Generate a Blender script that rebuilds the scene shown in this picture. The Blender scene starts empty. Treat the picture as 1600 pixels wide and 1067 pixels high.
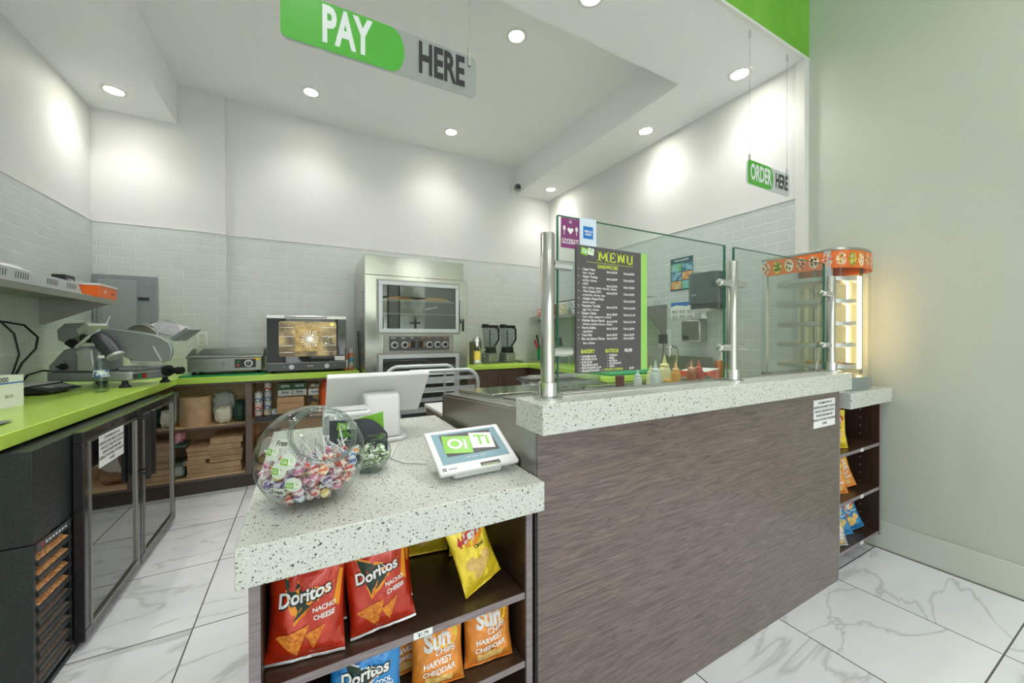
import bpy, bmesh, math, random
from mathutils import Vector, Matrix, noise
R = math.radians
S = bpy.context.scene
COL = S.collection
random.seed(7)

# ------------------------------------------------------------------ camera
cd = bpy.data.cameras.new('camera'); cam = bpy.data.objects.new('camera', cd); COL.objects.link(cam)
YAW, PIT, ROL = 0.497126633, -0.0056656, -0.0017881
cd.sensor_width = 36; cd.lens = 594.25/1600*36; cd.shift_y = -4.84/1600; cd.clip_start = .02
_f = Vector((math.sin(YAW), math.cos(YAW), 0)); _r = Vector((math.cos(YAW), -math.sin(YAW), 0)); _u = Vector((0, 0, 1))
_f2 = _f*math.cos(PIT)+_u*math.sin(PIT); _u2 = _u*math.cos(PIT)-_f*math.sin(PIT)
_r3 = _r*math.cos(ROL)+_u2*math.sin(ROL); _u3 = _u2*math.cos(ROL)-_r*math.sin(ROL)
m = Matrix((_r3, _u3, -_f2)).transposed().to_4x4(); m.translation = (0, 0, 1.25)
cam.matrix_world = m
S.camera = cam

# ------------------------------------------------------------------ colour management, world, daylight
S.view_settings.view_transform = 'Standard'; S.view_settings.look = 'None'
S.view_settings.gamma = 1; S.view_settings.exposure = .74
S.view_settings.use_curve_mapping = False
S.cycles.max_bounces = 10; S.cycles.diffuse_bounces = 5; S.cycles.transparent_max_bounces = 24
S.cycles.glossy_bounces = 5; S.cycles.sample_clamp_indirect = 6.0; S.cycles.caustics_refractive = False
W = bpy.data.worlds.new('world'); S.world = W; W.use_nodes = True
nt = W.node_tree; nt.nodes.clear()
def N(nt, t, **k):
    n = nt.nodes.new(t)
    for a, b in k.items():
        if a.startswith('i_'): n.inputs[a[2:].replace('_', ' ')].default_value = b
        else: setattr(n, a, b)
    return n
tc = N(nt, 'ShaderNodeTexCoord'); sp = N(nt, 'ShaderNodeSeparateXYZ'); nt.links.new(tc.outputs['Generated'], sp.inputs[0])
ns = N(nt, 'ShaderNodeTexNoise', i_Scale=9.0, i_Detail=6.0); nt.links.new(tc.outputs['Generated'], ns.inputs['Vector'])
r1 = N(nt, 'ShaderNodeValToRGB'); e = r1.color_ramp.elements       # trees outside the storefront, broken up by gaps of sky
e[0].position = .36; e[0].color = (.09, .13, .07, 1); e[1].position = .66; e[1].color = (.88, .90, .86, 1)
nt.links.new(ns.outputs['Fac'], r1.inputs[0])
r2 = N(nt, 'ShaderNodeValToRGB'); e = r2.color_ramp.elements       # 0 = trees band, 1 = sky
e[0].position = .22; e[1].position = .42; e[0].color = (0, 0, 0, 1); e[1].color = (1, 1, 1, 1)
nt.links.new(sp.outputs['Z'], r2.inputs[0])
mx = N(nt, 'ShaderNodeMix', data_type='RGBA'); nt.links.new(r2.outputs[0], mx.inputs[0]); nt.links.new(r1.outputs[0], mx.inputs[6]); mx.inputs[7].default_value = (.93, .94, 1, 1)
r3 = N(nt, 'ShaderNodeValToRGB'); e = r3.color_ramp.elements       # pavement below the horizon
e[0].position = -0.0; e[1].position = .03; e[0].color = (1, 1, 1, 1); e[1].color = (0, 0, 0, 1)
ad = N(nt, 'ShaderNodeMath', operation='ADD'); ad.inputs[1].default_value = .03; nt.links.new(sp.outputs['Z'], ad.inputs[0]); nt.links.new(ad.outputs[0], r3.inputs[0])
mx2 = N(nt, 'ShaderNodeMix', data_type='RGBA'); nt.links.new(r3.outputs[0], mx2.inputs[0]); nt.links.new(mx.outputs[2], mx2.inputs[6]); mx2.inputs[7].default_value = (.55, .56, .58, 1)
bg = N(nt, 'ShaderNodeBackground'); bg.inputs[1].default_value = 2.7
nt.links.new(mx2.outputs[2], bg.inputs[0]); wo = N(nt, 'ShaderNodeOutputWorld'); nt.links.new(bg.outputs[0], wo.inputs[0])
DOWN = 21.0      # watts of every ceiling downlight

def portal(x, y, z, w, h):      # marks a window opening for the sampler, gives off no light itself
    l = bpy.data.lights.new('window_portal', 'AREA'); l.shape = 'RECTANGLE'; l.size = w; l.size_y = h
    l.cycles.is_portal = True
    o = bpy.data.objects.new('window_portal', l); COL.objects.link(o); o.location = (x, y, z); o.rotation_euler = (R(90), 0, 0)
for wx in (-2.2, .75, 3.5): portal(wx, -3.58, 1.8, 2.5, 3.2)

# ------------------------------------------------------------------ mesh building helpers
class G:
    def __init__(s, mat=None): s.v = []; s.f = []; s.m = []; s.mats = []; s.cur = 0; s.sh = []; s.smooth = True
    def use(s, mat):
        if mat not in s.mats: s.mats.append(mat)
        s.cur = s.mats.index(mat); return s
    def add(s, vs, fs, M=None):
        b = len(s.v)
        s.v += [tuple(M @ Vector(p)) for p in vs] if M is not None else [tuple(p) for p in vs]
        for f in fs: s.f.append([b+i for i in f]); s.m.append(s.cur)
        return s
    def box(s, x0, x1, y0, y1, z0, z1, M=None):
        return s.add([(x0,y0,z0),(x1,y0,z0),(x1,y1,z0),(x0,y1,z0),(x0,y0,z1),(x1,y0,z1),(x1,y1,z1),(x0,y1,z1)],
              [(0,3,2,1),(4,5,6,7),(0,1,5,4),(1,2,6,5),(2,3,7,6),(3,0,4,7)], M)
    def prism(s, poly, ax, a, b, M=None):
        def P(p, c): return (c,p[0],p[1]) if ax == 'x' else ((p[0],c,p[1]) if ax == 'y' else (p[0],p[1],c))
        n = len(poly); vs = [P(p, a) for p in poly]+[P(p, b) for p in poly]
        return s.add(vs, [tuple(range(n))[::-1], tuple(range(n, 2*n))]+[(i,(i+1)%n,n+(i+1)%n,n+i) for i in range(n)], M)
    def tube(s, pts, r, n=10, closed=False, caps=True, M=None):
        pts = [Vector(p) for p in pts]; k = len(pts); rs = r if isinstance(r, (list, tuple)) else [r]*k
        vs = []; up = None
        for i, p in enumerate(pts):
            a = pts[(i-1) % k] if (closed or i) else p; b = pts[(i+1) % k] if (closed or i < k-1) else p
            t = (b-a).normalized()
            if up is None: up = Vector((0,0,1)) if abs(t.z) < .9 else Vector((1,0,0))
            x = t.cross(up).normalized(); up = x.cross(t).normalized(); y = up
            for j in range(n):
                q = 2*math.pi*j/n; vs.append(p+(x*math.cos(q)+y*math.sin(q))*rs[i])
        fs = []
        for i in range(k if closed else k-1):
            for j in range(n):
                a = i*n+j; b = i*n+(j+1) % n; c = ((i+1) % k)*n+(j+1) % n; d = ((i+1) % k)*n+j
                fs.append((a, d, c, b))
        if not closed and caps: fs += [tuple(range(n)), tuple(range((k-1)*n, k*n))[::-1]]
        return s.add(vs, fs, M)
    def cyl(s, p0, p1, r, r1=None, n=16, M=None):
        return s.tube([p0, p1], [r, r if r1 is None else r1], n, M=M)
    def lathe(s, prof, c=(0,0,0), n=24, M=None, a0=0, a1=2*math.pi):
        full = abs(a1-a0-2*math.pi) < 1e-6; k = n if full else n+1; vs = []; fs = []
        for r, z in prof:
            for j in range(k):
                q = a0+(a1-a0)*j/n; vs.append((c[0]+r*math.cos(q), c[1]+r*math.sin(q), c[2]+z))
        for i in range(len(prof)-1):
            for j in range(n):
                a = i*k+j; b = i*k+(j+1) % k; fs.append((a, b, b+k, a+k))
        if full:
            if prof[0][0] > 1e-5: fs.append(tuple(range(k))[::-1])
            if prof[-1][0] > 1e-5: fs.append(tuple(range((len(prof)-1)*k, len(prof)*k)))
        return s.add(vs, fs, M)
    def ball(s, c, r, n=10, sc=(1,1,1), M=None):
        vs = []; fs = []
        for i in range(n+1):
            a = math.pi*i/n-math.pi/2
            for j in range(2*n):
                q = math.pi*j/n; vs.append((c[0]+r*sc[0]*math.cos(a)*math.cos(q), c[1]+r*sc[1]*math.cos(a)*math.sin(q), c[2]+r*sc[2]*math.sin(a)))
        for i in range(n):
            for j in range(2*n):
                a = i*2*n+j; b = i*2*n+(j+1) % (2*n); fs.append((a, b, b+2*n, a+2*n))
        return s.add(vs, fs, M)
    def grid(s, fn, nu, nv, M=None):
        vs = [fn(i/nu, j/nv) for j in range(nv+1) for i in range(nu+1)]
        return s.add(vs, [(j*(nu+1)+i, j*(nu+1)+i+1, (j+1)*(nu+1)+i+1, (j+1)*(nu+1)+i) for j in range(nv) for i in range(nu)], M)
    def flat(s, poly, mp):      # a flat printed shape; mp maps its 2D points to 3D
        return s.add([mp(x, y) for x, y in poly], [tuple(range(len(poly)))])
    def text(s, t, size, mp, sx=1., off=0., align='CENTER', shear=0., sub=0):
        vs, fs = text2d(t, size, sx, off, align, shear, sub)
        return s.add([mp(x, y) for x, y in vs], fs)

_tc = {}
def text2d(t, size, sx, off, align, shear, sub):
    key = (t, round(off, 4), align, round(shear, 3), sub)
    if key not in _tc:
        c = bpy.data.curves.new('t', 'FONT'); c.body = t; c.size = 1; c.offset = off; c.align_x = align; c.align_y = 'CENTER'; c.shear = shear
        c.resolution_u = 3; c.space_line = .9
        o = bpy.data.objects.new('t', c); COL.objects.link(o)
        me = bpy.data.meshes.new_from_object(o.evaluated_get(bpy.context.evaluated_depsgraph_get()))
        if sub:
            bm = bmesh.new(); bm.from_mesh(me); bmesh.ops.triangulate(bm, faces=bm.faces)
            bmesh.ops.subdivide_edges(bm, edges=[e for e in bm.edges if e.calc_length() > .18], cuts=sub); bmesh.ops.triangulate(bm, faces=bm.faces); bm.to_mesh(me); bm.free()
        _tc[key] = ([(v.co.x, v.co.y) for v in me.vertices], [tuple(p.vertices) for p in me.polygons])
        bpy.data.objects.remove(o); bpy.data.curves.remove(c); bpy.data.meshes.remove(me)
    vs, fs = _tc[key]
    return [(x*size*sx, y*size) for x, y in vs], fs

def circ(cx, cy, r, n=20, ry=None, a0=0, a1=360):
    ry = r if ry is None else ry; full = a1-a0 >= 360
    return [(cx+r*math.cos(R(a0+(a1-a0)*i/(n if full else n-1))), cy+ry*math.sin(R(a0+(a1-a0)*i/(n if full else n-1)))) for i in range(n)]
def rrect(x0, x1, y0, y1, r, n=5):
    o = []
    for cx, cy, a in ((x1-r, y0+r, -90), (x1-r, y1-r, 0), (x0+r, y1-r, 90), (x0+r, y0+r, 180)):
        o += [(cx+r*math.cos(R(a+90*i/n)), cy+r*math.sin(R(a+90*i/n))) for i in range(n+1)]
    return o

FR = {}      # world frame of every thing
def obj(name, g, mat=None, par=None, bev=0, kind=None, w=False, ang=35):
    me = bpy.data.meshes.new(name)
    vs = g.v
    if w and par is not None:
        inv = FR[root(par).name].inverted(); vs = [tuple(inv @ Vector(p)) for p in vs]
    me.from_pydata(vs, [], g.f)
    mats = g.mats if g.mats else [mat]
    for mm in mats: me.materials.append(mm)
    if len(mats) > 1: me.polygons.foreach_set('material_index', g.m)
    me.validate(); me.update()
    bm = bmesh.new(); bm.from_mesh(me); bmesh.ops.recalc_face_normals(bm, faces=bm.faces); bm.to_mesh(me); bm.free()
    if g.smooth:
        me.polygons.foreach_set('use_smooth', [True]*len(me.polygons)); me.set_sharp_from_angle(angle=R(ang))
    o = bpy.data.objects.new(name, me); COL.objects.link(o)
    if par is not None: o.parent = par
    if bev:
        b = o.modifiers.new('b', 'BEVEL'); b.width = bev; b.segments = 2; b.limit_method = 'ANGLE'; b.angle_limit = R(50)
    if kind: o['kind'] = kind
    return o
def root(o):
    while o.parent is not None: o = o.parent
    return o
def tag(o, label, cat, group=None):
    o['label'] = label; o['category'] = cat
    if group: o['group'] = group
    return o
def thing(name, label, cat, loc=(0,0,0), rz=0, group=None, rot=None):
    o = bpy.data.objects.new(name, None); COL.objects.link(o); o.empty_display_size = .05
    e = rot if rot else (0, 0, rz)
    o.location = loc; o.rotation_euler = e; tag(o, label, cat, group)
    from mathutils import Euler
    FR[o.name] = Matrix.Translation(loc) @ Euler(e).to_matrix().to_4x4()
    return o
def solo(name, g, mat, label, cat, group=None, loc=(0,0,0), rot=(0,0,0), bev=0, ang=35):     # a thing that is one mesh
    o = obj(name, g, mat, None, bev, ang=ang); o.location = loc; o.rotation_euler = rot; return tag(o, label, cat, group)
def bx(name, mat, par, *boxes, bev=.0015, w=False, kind=None):
    g = G()
    for b in boxes: g.box(*b)
    return obj(name, g, mat, par, bev, kind, w)
def dup(o, loc, rot=None, label=None, group=None):
    r = o.copy(); COL.objects.link(r); r.location = loc
    if rot is not None: r.rotation_euler = rot
    if label: r['label'] = label
    if group: r['group'] = group
    for ch in o.children:
        c = ch.copy(); COL.objects.link(c); c.parent = r
        for gch in ch.children:
            d = gch.copy(); COL.objects.link(d); d.parent = c
    return r

# ------------------------------------------------------------------ materials
_m = {}
def srgb(c):
    return tuple(((x/255)/12.92 if x/255 <= .04045 else ((x/255+.055)/1.055)**2.4) for x in c)
def mat(name, rgb, rough=.5, metal=0, coat=0, emit=None, es=0, bump=None, vary=None, spec=None, stretch=None):
    if name in _m: return _m[name]
    mm = bpy.data.materials.new(name); mm.use_nodes = True; nt = mm.node_tree; b = nt.nodes['Principled BSDF']
    c = srgb(rgb)
    b.inputs['Base Color'].default_value = (*c, 1); b.inputs['Roughness'].default_value = rough; b.inputs['Metallic'].default_value = metal
    b.inputs['Coat Weight'].default_value = coat
    if spec is not None: b.inputs['Specular IOR Level'].default_value = spec
    if emit: b.inputs['Emission Color'].default_value = (*srgb(emit), 1); b.inputs['Emission Strength'].default_value = es
    def vec():
        t = N(nt, 'ShaderNodeTexCoord'); mp = N(nt, 'ShaderNodeMapping'); mp.inputs['Scale'].default_value = stretch or (1,1,1)
        nt.links.new(t.outputs['Object'], mp.inputs[0]); return mp.outputs[0]
    if vary:      # (scale, second colour, contrast)
        n = N(nt, 'ShaderNodeTexNoise', i_Scale=vary[0], i_Detail=5.0); nt.links.new(vec(), n.inputs['Vector'])
        r = N(nt, 'ShaderNodeValToRGB'); e = r.color_ramp.elements; k = vary[2] if len(vary) > 2 else .15
        e[0].position = .5-k; e[1].position = .5+k; e[0].color = (*c, 1); e[1].color = (*srgb(vary[1]), 1)
        nt.links.new(n.outputs['Fac'], r.inputs[0]); nt.links.new(r.outputs[0], b.inputs['Base Color'])
    if bump:      # (scale, strength)
        n = N(nt, 'ShaderNodeTexNoise', i_Scale=bump[0], i_Detail=4.0); nt.links.new(vec(), n.inputs['Vector'])
        bp = N(nt, 'ShaderNodeBump', i_Strength=bump[1], i_Distance=.01); nt.links.new(n.outputs['Fac'], bp.inputs['Height']); nt.links.new(bp.outputs[0], b.inputs['Normal'])
    _m[name] = mm; return mm
def glass(name, tint=(235, 245, 240), ior=1.45, k=1.0, rough=0.0):
    if name in _m: return _m[name]
    mm = bpy.data.materials.new(name); mm.use_nodes = True; nt = mm.node_tree; nt.nodes.clear()
    t = N(nt, 'ShaderNodeBsdfTransparent'); t.inputs[0].default_value = (*srgb(tint), 1)
    g = N(nt, 'ShaderNodeBsdfGlossy'); g.inputs['Roughness'].default_value = rough
    f = N(nt, 'ShaderNodeLayerWeight'); f.inputs[0].default_value = .5; F0 = ((ior-1)/(ior+1))**2      # Schlick, same from either side of the thin sheet
    pw = N(nt, 'ShaderNodeMath', operation='POWER'); pw.inputs[1].default_value = 5; nt.links.new(f.outputs['Facing'], pw.inputs[0])
    mu = N(nt, 'ShaderNodeMath', operation='MULTIPLY_ADD'); mu.inputs[1].default_value = (1-F0)*k; mu.inputs[2].default_value = F0*k; mu.use_clamp = True
    nt.links.new(pw.outputs[0], mu.inputs[0])
    x = N(nt, 'ShaderNodeMixShader'); nt.links.new(mu.outputs[0], x.inputs[0]); nt.links.new(t.outputs[0], x.inputs[1]); nt.links.new(g.outputs[0], x.inputs[2])
    o = N(nt, 'ShaderNodeOutputMaterial'); nt.links.new(x.outputs[0], o.inputs[0]); _m[name] = mm; return mm
def math_(nt, op, a, b=None):
    n = N(nt, 'ShaderNodeMath', operation=op)
    for i, q in enumerate((a, b)):
        if q is None: continue
        if isinstance(q, (int, float)): n.inputs[i].default_value = q
        else: nt.links.new(q, n.inputs[i])
    return n.outputs[0]
def tile_mat(name, rgb, axis):      # grey 3x6 subway tile in running bond; axis = the wall's horizontal axis
    mm = mat(name, rgb, .16); nt = mm.node_tree; b = nt.nodes['Principled BSDF']
    t = N(nt, 'ShaderNodeTexCoord'); s = N(nt, 'ShaderNodeSeparateXYZ'); c = N(nt, 'ShaderNodeCombineXYZ')
    nt.links.new(t.outputs['Object'], s.inputs[0]); nt.links.new(s.outputs[axis], c.inputs[0]); nt.links.new(s.outputs['Z'], c.inputs[1])
    br = N(nt, 'ShaderNodeTexBrick', i_Scale=1.0, offset=.5); nt.links.new(c.outputs[0], br.inputs['Vector'])
    br.inputs['Brick Width'].default_value = .1555; br.inputs['Row Height'].default_value = .0765; br.inputs['Mortar Size'].default_value = .0014
    br.inputs['Mortar Smooth'].default_value = .3
    br.inputs['Color1'].default_value = (*srgb(rgb), 1); br.inputs['Color2'].default_value = (*[q*1.05 for q in srgb(rgb)], 1)
    br.inputs['Mortar'].default_value = (*srgb((232, 236, 232)), 1); nt.links.new(br.outputs['Color'], b.inputs['Base Color'])
    # pillowed edge of each tile
    br2 = N(nt, 'ShaderNodeTexBrick', i_Scale=1.0, offset=.5); nt.links.new(c.outputs[0], br2.inputs['Vector'])
    br2.inputs['Brick Width'].default_value = .1555; br2.inputs['Row Height'].default_value = .0765; br2.inputs['Mortar Size'].default_value = .005; br2.inputs['Mortar Smooth'].default_value = 1
    n = N(nt, 'ShaderNodeTexNoise', i_Scale=7.0, i_Detail=1.0); nt.links.new(t.outputs['Object'], n.inputs['Vector'])
    h = math_(nt, 'ADD', math_(nt, 'MULTIPLY', br2.outputs['Fac'], -1.0), math_(nt, 'MULTIPLY', n.outputs['Fac'], 1.6))
    bp = N(nt, 'ShaderNodeBump', i_Strength=.45, i_Distance=.003); nt.links.new(h, bp.inputs['Height']); nt.links.new(bp.outputs[0], b.inputs['Normal'])
    return mm
def quartz():
    mm = mat('quartz', (208, 212, 203), .22); nt = mm.node_tree; b = nt.nodes['Principled BSDF']
    t = N(nt, 'ShaderNodeTexCoord'); mp = N(nt, 'ShaderNodeMapping'); mp.inputs['Scale'].default_value = (1, 1, 1); nt.links.new(t.outputs['Object'], mp.inputs[0])
    nz = N(nt, 'ShaderNodeTexNoise', i_Scale=60.0, i_Detail=2.0); nt.links.new(t.outputs['Object'], nz.inputs['Vector'])
    av = N(nt, 'ShaderNodeVectorMath', operation='MULTIPLY_ADD'); nt.links.new(nz.outputs['Color'], av.inputs[0]); av.inputs[1].default_value = (.012, .012, .012); nt.links.new(t.outputs['Object'], av.inputs[2])
    last = (*srgb((208, 212, 203)), 1); prev = None
    for sc, thr, lim, col in ((170, .34, .24, (104, 108, 98)), (300, .36, .3, (150, 152, 142)), (240, .34, .25, (230, 233, 225)), (105, .26, .16, (72, 76, 68))):
        v = N(nt, 'ShaderNodeTexVoronoi', i_Scale=float(sc)); nt.links.new(av.outputs[0], v.inputs['Vector'])
        a = math_(nt, 'LESS_THAN', v.outputs['Distance'], thr)
        s = N(nt, 'ShaderNodeSeparateColor'); nt.links.new(v.outputs['Color'], s.inputs[0])
        f = math_(nt, 'MULTIPLY', a, math_(nt, 'LESS_THAN', s.outputs[0], lim))
        x = N(nt, 'ShaderNodeMix', data_type='RGBA'); nt.links.new(f, x.inputs[0]); x.inputs[7].default_value = (*srgb(col), 1)
        if prev is None: x.inputs[6].default_value = last
        else: nt.links.new(prev, x.inputs[6])
        prev = x.outputs[2]
    nt.links.new(prev, b.inputs['Base Color']); return mm
def woodlam(name, axis, c1, c2, rough=.42):      # straight-grained laminate, the grain runs along axis
    mm = mat(name, c1, rough, coat=.5 if name == 'bar_laminate' else 0); nt = mm.node_tree; b = nt.nodes['Principled BSDF']; b.inputs['Coat Roughness'].default_value = .22
    t = N(nt, 'ShaderNodeTexCoord'); mp = N(nt, 'ShaderNodeMapping'); nt.links.new(t.outputs['Object'], mp.inputs[0])
    sc = [20., 20., 20.]; sc['xyz'.index(axis)] = 1.2; mp.inputs['Scale'].default_value = sc
    n0 = N(nt, 'ShaderNodeTexNoise', i_Scale=1.2, i_Detail=2.0); nt.links.new(mp.outputs[0], n0.inputs['Vector'])
    va = N(nt, 'ShaderNodeVectorMath', operation='MULTIPLY_ADD'); nt.links.new(n0.outputs['Color'], va.inputs[0]); va.inputs[1].default_value = (1.6,)*3; nt.links.new(mp.outputs[0], va.inputs[2])
    n = N(nt, 'ShaderNodeTexNoise', i_Scale=7.0, i_Detail=7.0, i_Roughness=.7); nt.links.new(va.outputs[0], n.inputs['Vector'])
    r = N(nt, 'ShaderNodeValToRGB'); e = r.color_ramp.elements; e[0].position = .38; e[1].position = .62; e[0].color = (*srgb(c1), 1); e[1].color = (*srgb(c2), 1)
    nt.links.new(n.outputs['Fac'], r.inputs[0]); nt.links.new(r.outputs[0], b.inputs['Base Color'])
    bp = N(nt, 'ShaderNodeBump', i_Strength=.15, i_Distance=.002); nt.links.new(n.outputs['Fac'], bp.inputs['Height']); nt.links.new(bp.outputs[0], b.inputs['Normal'])
    return mm
def marble():
    mm = mat('marble_tile', (236, 238, 238), .16); nt = mm.node_tree; b = nt.nodes['Principled BSDF']
    t = N(nt, 'ShaderNodeTexCoord'); s = N(nt, 'ShaderNodeSeparateXYZ'); nt.links.new(t.outputs['Object'], s.inputs[0])
    P = .5655
    def cell(o, off):
        q = math_(nt, 'DIVIDE', math_(nt, 'SUBTRACT', o, off), P); fl = math_(nt, 'FLOOR', q); fr = math_(nt, 'SUBTRACT', q, fl)
        d = math_(nt, 'SUBTRACT', .5, math_(nt, 'ABSOLUTE', math_(nt, 'SUBTRACT', fr, .5))); return fl, d
    fx, dx = cell(s.outputs['X'], -.43); fy, dy = cell(s.outputs['Y'], .385)
    g = math_(nt, 'LESS_THAN', math_(nt, 'MINIMUM', dx, dy), .0048)
    c = N(nt, 'ShaderNodeCombineXYZ'); nt.links.new(fx, c.inputs[0]); nt.links.new(fy, c.inputs[1])
    wn = N(nt, 'ShaderNodeTexWhiteNoise'); nt.links.new(c.outputs[0], wn.inputs['Vector'])
    sc = N(nt, 'ShaderNodeVectorMath', operation='MULTIPLY_ADD'); nt.links.new(wn.outputs['Color'], sc.inputs[0]); sc.inputs[1].default_value = (9, 9, 9); nt.links.new(t.outputs['Object'], sc.inputs[2])
    mp = N(nt, 'ShaderNodeMapping'); mp.inputs['Rotation'].default_value = (0, 0, R(35)); mp.inputs['Scale'].default_value = (.8, 2.2, 1); nt.links.new(sc.outputs[0], mp.inputs[0])
    n1 = N(nt, 'ShaderNodeTexNoise', i_Scale=1.3, i_Detail=6.0, i_Distortion=.8); nt.links.new(mp.outputs[0], n1.inputs['Vector'])
    v = math_(nt, 'ABSOLUTE', math_(nt, 'SUBTRACT', n1.outputs['Fac'], .5))
    r = N(nt, 'ShaderNodeValToRGB'); e = r.color_ramp.elements; e[0].position = 0; e[1].position = .017; e[0].color = (*srgb((206, 209, 208)), 1); e[1].color = (*srgb((236, 239, 240)), 1)
    nt.links.new(v, r.inputs[0])
    n2 = N(nt, 'ShaderNodeTexNoise', i_Scale=1.6, i_Detail=3.0); nt.links.new(mp.outputs[0], n2.inputs['Vector'])
    r2 = N(nt, 'ShaderNodeValToRGB'); e = r2.color_ramp.elements; e[0].position = .4; e[1].position = .75; e[0].color = (1, 1, 1, 1); e[1].color = (.86, .87, .88, 1); nt.links.new(n2.outputs['Fac'], r2.inputs[0])
    mu = N(nt, 'ShaderNodeMix', data_type='RGBA', blend_type='MULTIPLY'); mu.inputs[0].default_value = 1; nt.links.new(r.outputs[0], mu.inputs[6]); nt.links.new(r2.outputs[0], mu.inputs[7])
    x = N(nt, 'ShaderNodeMix', data_type='RGBA'); nt.links.new(g, x.inputs[0]); nt.links.new(mu.outputs[2], x.inputs[6]); x.inputs[7].default_value = (*srgb((92, 92, 86)), 1)
    nt.links.new(x.outputs[2], b.inputs['Base Color'])
    bp = N(nt, 'ShaderNodeBump', i_Strength=.4, i_Distance=.002, invert=True); nt.links.new(g, bp.inputs['Height']); nt.links.new(bp.outputs[0], b.inputs['Normal'])
    return mm

PAINT = mat('wall_paint', (218, 219, 217), .55, bump=(30, .05))
PAINT2 = mat('wall_paint_dimmed', (196, 204, 190), .45, bump=(12, .05))  # same wall paint, weaker light put into a darker tone, slightly greener
CEIL = mat('ceiling_paint', (240, 240, 240), .7)
GREENP = mat('green_plaster', (104, 176, 40), .5, vary=(5, (126, 194, 62), .2), bump=(9, .3))
TRIM = mat('trim_white', (225, 226, 220), .4)
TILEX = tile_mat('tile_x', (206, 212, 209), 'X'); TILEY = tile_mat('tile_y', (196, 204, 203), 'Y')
QUARTZ = quartz(); MARBLE = marble()
PANEL = woodlam('bar_laminate', 'x', (82, 68, 63), (124, 108, 101), .3); CAB = woodlam('cabinet_laminate', 'z', (66, 50, 42), (98, 78, 66)); EDGE = woodlam('edge_band', 'x', (120, 110, 112), (146, 136, 138))
DARKIN = woodlam('dark_interior', 'z', (52, 38, 30), (72, 55, 42), .3)
MAPLE = woodlam('plywood', 'x', (222, 190, 148), (236, 208, 170)); GREEN = mat('green_laminate', (184, 220, 88), .22)
STEEL = mat('steel', (190, 190, 184), .26, 1, stretch=(1, 1, 30), bump=(20, .03)); STEELD = mat('steel_dull', (165, 164, 156), .38, 1, bump=(60, .04))
CHROME = mat('chrome', (215, 216, 214), .1, 1); POLISH = mat('polished_steel', (200, 200, 192), .16, 1, bump=(4, .12)); ALU = mat('aluminium', (208, 212, 214), .38, .6)
BLACK = mat('black_plastic', (30, 31, 32), .35); BLACKM = mat('black_metal', (38, 44, 44), .38, bump=(90, .25)); DGREY = mat('dark_grey', (66, 70, 74), .4); RUBBER = mat('rubber', (26, 26, 27), .7)
WHITE = mat('white_plastic', (226, 228, 226), .3); PAPER = mat('paper_white', (240, 242, 240), .6); GREYM = mat('grey_metal', (150, 156, 158), .42, .2)
GLASS = glass('clear_glass', (250, 252, 250)); GLASSG = glass('greenish_glass', (246, 251, 248)); GEDGE = mat('glass_edge', (60, 116, 92), .15); DGLASS = glass('fridge_glass', (150, 160, 155), 1.7, 2.0)
KRAFT = mat('kraft_paper', (208, 176, 138), .7, vary=(14, (188, 156, 120))); CARD = mat('cardboard', (198, 160, 118), .7)
INK = mat('black_ink', (32, 34, 36), .5); WINK = mat('white_ink', (238, 238, 234), .5); RED = mat('red', (196, 34, 26), .35); ORANGE = mat('orange', (232, 104, 22), .4); YEL = mat('yellow', (240, 200, 30), .4); BLUE = mat('blue', (20, 110, 196), .35)
LGREEN = mat('logo_green', (120, 186, 44), .35); GRN = mat('board_green', (10, 140, 80), .4); CLEARP = glass('clear_plastic', (228, 234, 232), 1.4, 1.4, .15)

# ================================================================== the setting
YB, XL, XR, XB = 4.35, -1.515, 2.943, 2.985      # back wall, left wall, kitchen side wall, big side wall
ZL, ZH, ZT, ZF = 3.10, 3.44, 2.183, 4.0          # low ceiling, raised ceiling, tile top, front ceiling
YG = 1.315
def st(name, mat_, *boxes, bev=0): return bx(name, mat_, None, *boxes, bev=bev, kind='structure')
st('floor', MARBLE, (-4.5, 5.5, -3.7, YB+.15, -.1, 0))
st('wall_back', PAINT, (XL-.15, XR+.15, YB, YB+.15, 0, ZH+.1), (XL-.15, -.64, YB-.04, YB, 0, ZH+.1))
st('wall_left', PAINT, (XL-.15, XL, -3.6, YB+.15, 0, ZF+.05))
st('wall_right', PAINT2, (XB, XB+.15, -3.6, YG+.02, 0, ZF+.05))
st('wall_kitchen_side', PAINT, (XR, XB+.15, YG+.02, YB+.15, 0, ZH+.1))
st('trim_1', TRIM, (XR-.012, XB+.01, YG-.012, YG+.045, 0, 3.10), bev=.003)
st('trim_2', TILEX, (XL, -.64, YB-.05, YB-.04, .8, ZT), (-.64, -.632, YB-.05, YB-.01, .8, ZT), (-.632, XR, YB-.01, YB, .8, ZT))
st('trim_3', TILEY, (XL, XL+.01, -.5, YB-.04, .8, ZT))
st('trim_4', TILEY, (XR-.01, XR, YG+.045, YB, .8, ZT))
st('trim_5', TRIM, (XL, -.64, YB-.054, YB-.04, ZT, ZT+.008), (-.632, XR, YB-.014, YB, ZT, ZT+.008), (XL, XL+.014, -.5, YB-.04, ZT, ZT+.008), (XR-.014, XR, YG+.045, YB, ZT, ZT+.008))
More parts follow.
